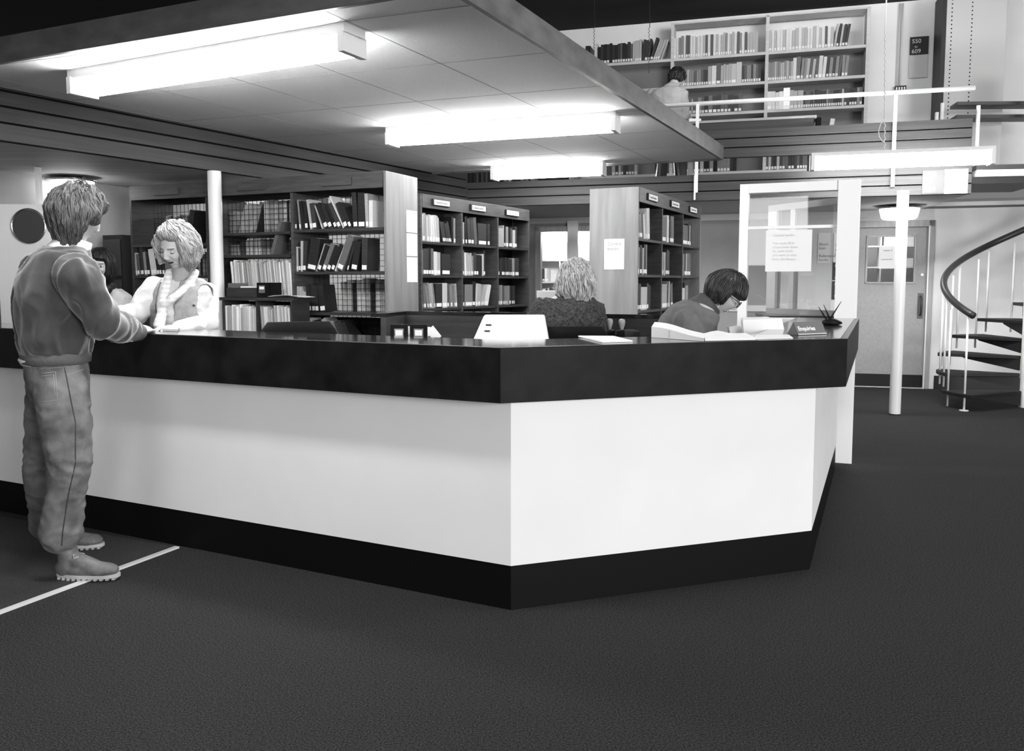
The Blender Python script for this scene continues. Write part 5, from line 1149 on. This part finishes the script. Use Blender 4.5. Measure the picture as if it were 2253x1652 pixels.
# scarf
M_scarf = mat('striped_scarf', .66, .85, .15); nt = M_scarf.node_tree; wv = nt.nodes.new('ShaderNodeTexWave'); wv.bands_direction = 'Z'; wv.inputs['Scale'].default_value = 12; wv.inputs['Distortion'].default_value = 1.5
tc = nt.nodes.new('ShaderNodeNewGeometry'); nt.links.new(tc.outputs['Position'], wv.inputs[0]); cr_ = nt.nodes.new('ShaderNodeMapRange'); cr_.inputs['To Min'].default_value = .62; cr_.inputs['To Max'].default_value = .78
nt.links.new(wv.outputs['Fac'], cr_.inputs[0]); nt.links.new(cr_.outputs[0], nt.nodes['Principled BSDF'].inputs['Base Color'])
m = MB(); fr = D2-.155
limb(m, [at(372, 600, 4.73), at(366, 632, 4.70), at(360, 662, fr), at(356, 690, fr-.02), at(350, 716, fr-.03)], [.020, .023, .023, .026, .030]); 
limb(m, [at(430, 600, 4.76), at(420, 618, 4.72), at(400, 640, 4.67), at(378, 658, 4.64), at(360, 668, 4.64)], [.020, .023, .022, .022, .02]); limb(m, [at(372, 600, 4.73), at(400, 600, 4.90), at(430, 600, 4.76)], [.02, .028, .02])
cloth('scarf', m, .006, M_scarf, P2, .003, (25, 25, 12), 5, 2)
m = MB(); m.loft([(Vector((-1.87, 4.83, .40)), .24, .19, t2, f2), (Vector((-1.87, 4.83, .75)), .215, .165, t2, f2), (at(404, 850, D2), .195, .135, t2, f2), (at(402, 790, D2), .155, .115, t2, f2)], 28); m.build('skirt', M_skirt, P2, smooth=True)
for x_ in (-1.95, -1.78): shoe(P2, (x_+.02, 4.92, .001), tuple(f2), M_black, M_base, .86, False)
def cov2(d):
    x, y, z = d; top = sm(.46, .78, z+.16*abs(x)-.0); back = sm(.25, -.1, y)*sm(-.98, -.75, z); side = sm(.70, .48, y)*sm(-.62, -.35, z+.1)*sm(.55, .75, abs(x)); return max(top, back, side)
hair('hair', P2, hC, hR_, .98, .036, cov2, hairmat('hair_fair', .30, .35), 850, .0055, .14, .0040, seed=8, low=.0, rough=.35, crown=(.3, .05, .95), K=.35)
# ---------- P3 dark haired woman behind
f3, t3 = hv(172)
P3 = person((-3.02, 6.25, 0), 'person with black bob and pale V-neck sweater watching from behind the man')
D3 = 6.25
tor = [(Vector((-3.02, D3, .85)), .18, .13, t3, f3), (at(232, 745, D3), .16, .12, t3, f3), (at(232, 690, D3), .18, .125, t3, f3), (at(232, 652, D3), .175, .105, t3, f3), (at(230, 636, D3), .11, .075, t3, f3), (at(229, 626, D3), .06, .055, t3, f3)]
shR, elR, wrR = at(190, 660, D3), at(180, 730, D3-.02), at(200, 760, D3-.2); shL, elL, wrL = at(266, 662, D3), at(277, 735, D3), at(262, 775, D3-.18)
lg = [([Vector((-3.10, D3, .85)), Vector((-3.10, D3, .46)), Vector((-3.10, D3, .06))], [.10, .07, .05]), ([Vector((-2.93, D3, .85)), Vector((-2.93, D3, .46)), Vector((-2.93, D3, .06))], [.10, .07, .05])]
hC = at(223, 586, 6.18); hR_ = headR(176, 4, 0)
body_of(P3, tor, [([shR, elR, wrR], [.055, .047, .036]), ([shL, elL, wrL], [.055, .047, .036])], lg, ([at(229, 640, D3), at(226, 612, D3-.04)], [.05, .047]), dict(C=hC, R=hR_, s=.97, smile=.3, female=True), [((wrR, (.2, -.9, -.4), (0, -.3, 1), -1), dict(s=.9)), ((wrL, (-.2, -.9, -.4), (0, -.3, 1), 1), dict(s=.9))], sk=.44)
m = MB(); m.loft([(c, a*1.05, b*1.07, va, vb) for c, a, b, va, vb in tor[:5]], 28); limb(m, [shR, elR, wrR], [.066, .058, .042]); limb(m, [shL, elL, wrL], [.066, .058, .042]); m.ell(at(215, 690, D3-.1), (.06, .05, .06)); m.ell(at(246, 690, D3-.1), (.06, .05, .06))
cloth('sweater', m, .010, mat('pale_wool', .5, .9, .15, (30, .05), (150, .2)), P3, .004, (9, 9, 12), 7)
m = MB(); limb(m, [at(214, 634, 6.13), at(226, 646, 6.11), at(240, 634, 6.13)], [.03, .036, .03]); m.ell(at(222, 648, 6.13), (.055, .03, .06)); limb(m, [at(210, 628, 6.2), at(228, 622, 6.32), at(245, 628, 6.2)], [.035, .04, .035]); cloth('scarf', m, .008, M_signk, P3, .002, (20, 20, 20), 2)
m = MB(); limb(m, lg[0][0], [.12, .085, .08]); limb(m, lg[1][0], [.12, .085, .08]); cloth('trousers', m, .014, M_skirt, P3)
for x_ in (-3.10, -2.93): shoe(P3, (x_, D3+.08, .001), tuple(f3), M_black, M_base, .85, False)
def cov3(d):
    x, y, z = d; top = sm(.34, .46, z+.1*abs(x)); back = sm(.35, .0, y)*sm(-1.05, -.95, z); side = sm(.80, .60, y)*sm(-1.0, -.85, z)*sm(.48, .62, abs(x)); return max(top, back, side)
hair('hair', P3, hC, hR_, .97, .030, cov3, hairmat('hair_black', .010, .4), 400, .001, .2, .003, seed=12, low=.03, rough=.15, crown=(0, .1, 1))
# ---------- P4 woman in cable knit sweater, seen from behind
f4, t4 = hv(4)
P4 = person((.30, 4.76, .62), 'person with fluffy blonde hair and dark cable knit sweater, seated with back turned')
D4 = 4.76; M_knit = mat('cable_knit', .05, .95, .2, (90, .6, 3), (90, .6))
tor = [(Vector((.31, D4, .66)), .19, .15, t4, f4), (Vector((.31, D4, .80)), .165, .13, t4, f4), (at(1245, 745, D4), .155, .12, t4, f4), (at(1246, 705, D4), .172, .125, t4, f4), (at(1249, 676, D4+.01), .178, .12, t4, f4), (at(1252, 657, D4+.03), .135, .095, t4, f4), (at(1256, 644, D4+.04), .07, .06, t4, f4)]
shL, elL, wrL = at(1192, 684, D4), at(1181, 742, D4+.06), at(1215, 752, D4+.30); shR, elR, wrR = at(1304, 686, D4), at(1314, 748, D4+.08), at(1290, 756, D4+.30)
lg = [([Vector((.22, D4, .68)), Vector((.20, D4+.40, .66)), Vector((.20, D4+.38, .25))], [.09, .065, .045]), ([Vector((.40, D4, .68)), Vector((.40, D4+.40, .66)), Vector((.40, D4+.38, .25))], [.09, .065, .045])]
hC = at(1267, 621, D4+.03); hR_ = headR(8, 14, 0)
body_of(P4, tor, [([shR, elR, wrR], [.055, .05, .038]), ([shL, elL, wrL], [.055, .05, .038])], lg, ([at(1256, 655, D4+.03), at(1262, 628, D4+.03)], [.05, .047]), dict(C=hC, R=hR_, s=.96, female=True), [((wrR, (-.1, 1, -.05), (0, 0, 1), 1), dict(s=.9)), ((wrL, (.1, 1, -.05), (0, 0, 1), -1), dict(s=.9))], sk=.44)
def cable(co, no):
    out = co.copy(); zb = .75
    for i in range(len(co)):
        x, y, z = co[i]; u_ = (x-.31)/.062; k = math.floor(u_); fr_ = u_-k-.5; ph = z*52+k*1.9
        out[i] += no[i]*(.007*max(0, math.cos((fr_*2-.55*math.sin(ph))*3.1))**2+.003*math.cos(fr_*math.pi*2))
    return out
m = MB(); m.loft([(c, a*1.06, b*1.08, va, vb) for c, a, b, va, vb in tor[:6]], 30); limb(m, [shR, shR.lerp(elR, .5), elR, wrR], [.070, .068, .064, .045]); limb(m, [shL, shL.lerp(elL, .5), elL, wrL], [.070, .068, .064, .045])
m.ell(at(1254, 648, D4+.02), (.085, .075, .035))
cloth('sweater', m, .0065, M_knit, P4, .004, (8, 8, 12), 3, 4, True, cable)
m = MB(); m.loft([(Vector((.31, D4+.05, .62)), .2, .2, t4, f4), (Vector((.31, D4+.05, .70)), .19, .18, t4, f4), (Vector((.31, D4, .80)), .16, .13, t4, f4)], 24); limb(m, lg[0][0], [.105, .08, .07]); limb(m, lg[1][0], [.105, .08, .07]); cloth('trousers', m, .014, M_skirt, P4)
def cov4(d):
    x, y, z = d; top = sm(.35, .5, z); back = sm(.45, .15, y)*sm(-1.05, -.85, z); return max(top, back)
hair('hair', P4, hC, hR_, .94, .029, cov4, hairmat('hair_blonde', .38, .55), 750, .009, .16, .0042, seed=17, low=.012, rough=.45, crown=(0, -.1, 1), K=1.1)
# ---------- P5 man with glasses, bent over the counter, profile to the right
f5, t5 = hv(88)
P5 = person((.95, 4.62, .62), 'person in roll-neck sweater and glasses with dark bowl haircut, bent over papers')
D5 = 4.62; M_roll = mat('ribbed_wool', .13, .9, .2, (30, .1, 3), ((1, 400, 30), .25)); M_rneck = mat('dark_roll_neck', .075, .9, .2, (30, .1), (90, .2))
fl = (f5+Zv*.0).normalized(); fd = (f5-Zv*.55).normalized()
tor = [(Vector((.90, D5, .66)), .18, .15, t5, f5), (Vector((.90, D5, .80)), .165, .135, t5, f5), (at(1498, 770, D5), .165, .135, t5, (f5-Zv*.2)), (at(1508, 728, D5), .175, .145, t5, (f5-Zv*.35)), (at(1524, 697, D5), .178, .125, t5, (f5-Zv*.5)), (at(1545, 678, D5), .13, .09, t5, fd), (at(1556, 670, D5), .07, .065, t5, fd)]
shR, elR, wrR = at(1512, 712, D5-.17), at(1535, 790, D5-.22), at(1615, 772, D5-.22); shL, elL, wrL = at(1535, 712, D5+.17), at(1565, 790, D5+.16), at(1625, 775, D5+.02)
lg = [([Vector((.92, D5-.09, .68)), Vector((1.32, D5-.10, .66)), Vector((1.30, D5-.10, .25))], [.09, .065, .045]), ([Vector((.92, D5+.09, .68)), Vector((1.32, D5+.10, .66)), Vector((1.30, D5+.10, .25))], [.09, .065, .045])]
hC = at(1592, 645, D5); hR_ = headR(97, 40, 0)
body_of(P5, tor, [([shR, elR, wrR], [.06, .052, .038]), ([shL, elL, wrL], [.06, .052, .038])], lg, ([at(1548, 682, D5), at(1574, 660, D5)], [.056, .054]), dict(C=hC, R=hR_, s=.97, eyes='shut', brow=.8), [((wrR, (1, .05, -.05), (0, 0, 1), -1), {}), ((wrL, (1, -.2, -.05), (0, 0, 1), 1), {})], sk=.5)
m = MB(); m.loft([(c, a*1.06, b*1.08, va, vb) for c, a, b, va, vb in tor[:6]], 30); limb(m, [shR, shR.lerp(elR, .5), elR, wrR], [.078, .074, .066, .045]); limb(m, [shL, elL, wrL], [.078, .064, .045])
cloth('sweater', m, .009, M_roll, P5, .006, (9, 9, 13), 13)
n0 = at(1543, 684, D5); n1_ = at(1564, 666, D5); ax = (n1_-n0).normalized()
m = MB(); m.tube([n0-ax*.03, n0-ax*.012, n0+ax*.01, n0+ax*.035, n0+ax*.062, n0+ax*.070, n0+ax*.05], [.084, .096, .090, .082, .078, .070, .064], 30); m.build('roll_neck', M_rneck, P5, smooth=True)
m = MB(); limb(m, lg[0][0], [.105, .08, .07]); limb(m, lg[1][0], [.105, .08, .07]); m.ell(Vector((.90, D5, .70)), (.16, .19, .1)); cloth('trousers', m, .014, M_skirt, P5)
def cov5(d):
    x, y, z = d; top = sm(.18, .30, z+.12*abs(x)); back = sm(.12, -.08, y)*sm(-.80, -.65, z); side = sm(.34, .20, y)*sm(-.50, -.40, z+.25*max(0, y))*sm(.5, .7, abs(x)); return max(top, back, side)
hair('hair', P5, hC, hR_, .97, .026, cov5, hairmat('hair_dark', .022, .7), 700, .0015, .2, .003, seed=23, low=.0, rough=.18, crown=(0, -.25, .97))
m = MB(); L_ = lambda x, y, z: hC+hR_@(Vector((x, y, z))*.97)
for sx in (-1, 1):
    m.tube([L_(sx*.033+.024*math.cos(t), .106, .002+.020*math.sin(t)) for t in [2*math.pi*k/24 for k in range(25)]], .0020, 6, cap=False)
    m.tube([L_(sx*.057, .106, .006), L_(sx*.080, .09, .008), L_(sx*.084, .0, .006), L_(sx*.080, -.02, -.01)], .0022, 6)
m.tube([L_(-.010, .107, .006), L_(0, .110, .009), L_(.010, .107, .006)], .002, 6); gl = m.build('glasses', M_signk, P5, smooth=True)
m = MB()
for sx in (-1, 1): c0 = [L_(sx*.033+.023*math.cos(t), .1055, .002+.019*math.sin(t)) for t in [2*math.pi*k/24 for k in range(24)]]; m.add(c0+[v+hR_@Vector((0, .001, 0)) for v in c0], [tuple(range(24))[::-1], tuple(range(24, 48))]+[(i, (i+1) % 24, 24+(i+1) % 24, 24+i) for i in range(24)])
m.build('lens', M_glass, gl)
# ---------- P6 reader on the gallery
f6, t6 = hv(25)
D6 = 10.05; q = at(1470, 262, D6)
P6 = person((q.x, D6, 2.95), 'person in pale sweater with dark curly hair reading on the upper gallery')
tor = [(Vector((q.x, D6, 2.98)), .18, .14, t6, f6), (Vector((q.x, D6, 3.15)), .165, .125, t6, f6), (at(1468, 240, D6), .175, .13, t6, f6), (at(1467, 212, D6), .20, .135, t6, f6), (at(1470, 196, D6+.02), .17, .11, t6, f6), (at(1480, 186, D6+.05), .07, .07, t6, f6)]
shR, elR, wrR = at(1501, 208, D6-.06), at(1506, 252, D6+.0), at(1512, 258, D6+.25); shL, elL, wrL = at(1434, 208, D6+.08), at(1430, 252, D6+.15), at(1450, 258, D6+.38)
zs_ = 2.97
lg = [([Vector((q.x-.09, D6+.03, zs_)), Vector((q.x+.0, D6+.42, zs_)), Vector((q.x+.0, D6+.42, 2.62))], [.085, .065, .045]), ([Vector((q.x+.09, D6, zs_)), Vector((q.x+.24, D6+.38, zs_)), Vector((q.x+.24, D6+.38, 2.62))], [.085, .065, .045])]
hC = at(1489, 172, D6+.10); hR_ = headR(40, 38, 0)
body_of(P6, tor, [([shR, elR, wrR], [.055, .05, .038]), ([shL, elL, wrL], [.055, .05, .038])], lg, ([at(1478, 192, D6+.04), at(1484, 180, D6+.07)], [.055, .05]), dict(C=hC, R=hR_, s=.97), [((wrR, (.2, 1, 0), (0, 0, 1), 1), {}), ((wrL, (.4, 1, 0), (0, 0, 1), -1), {})], sk=.45, vox=.014)
m = MB(); m.loft([(c, a*1.06, b*1.08, va, vb) for c, a, b, va, vb in tor[:5]], 28); limb(m, [shR, elR, wrR], [.075, .062, .045]); limb(m, [shL, elL, wrL], [.075, .062, .045]); m.ell(at(1478, 190, D6+.04), (.09, .08, .04))
cloth('sweater', m, .012, mat('pale_grey_wool', .38, .9, .15, (30, .05), (120, .2)), P6, .006, (7, 7, 12), 9)
m = MB(); limb(m, lg[0][0], [.1, .08, .07]); limb(m, lg[1][0], [.1, .08, .07]); m.ell(Vector((q.x, D6, 3.0)), (.17, .15, .1)); cloth('trousers', m, .014, M_skirt, P6)
def cov6(d):
    x, y, z = d; return max(sm(.3, .45, z), sm(.3, .0, y)*sm(-.7, -.5, z))
hair('hair', P6, hC, hR_, .97, .026, cov6, hairmat('hair_black', .010, .4), 220, .006, .08, .006, seed=31, rough=.5)
t = thing('gallery_stool', (q.x, D6, 2.545), 'stool under the reader on the gallery', 'stool')
MB().lathe((q.x, D6, 2.86), [(.18, 0), (.2, .02), (.18, .045)], 28).build('seat', M_chair, t, smooth=True)
for k in range(4): a_ = math.pi/4+k*math.pi/2; MB().tube([(q.x+.12*math.cos(a_), D6+.12*math.sin(a_), 2.859), (q.x+.17*math.cos(a_), D6+.17*math.sin(a_), 2.545)], .012, 8).build('leg', M_chrome, t)
m = MB(); m.box((at(1528, 250, 9.9).x, 9.92, 3.19), (.14, .12, .085)); tag(m.build('white_box', M_paper, bevel=.003), 'white box on the gallery desk beside the reader in pale sweater', 'box')
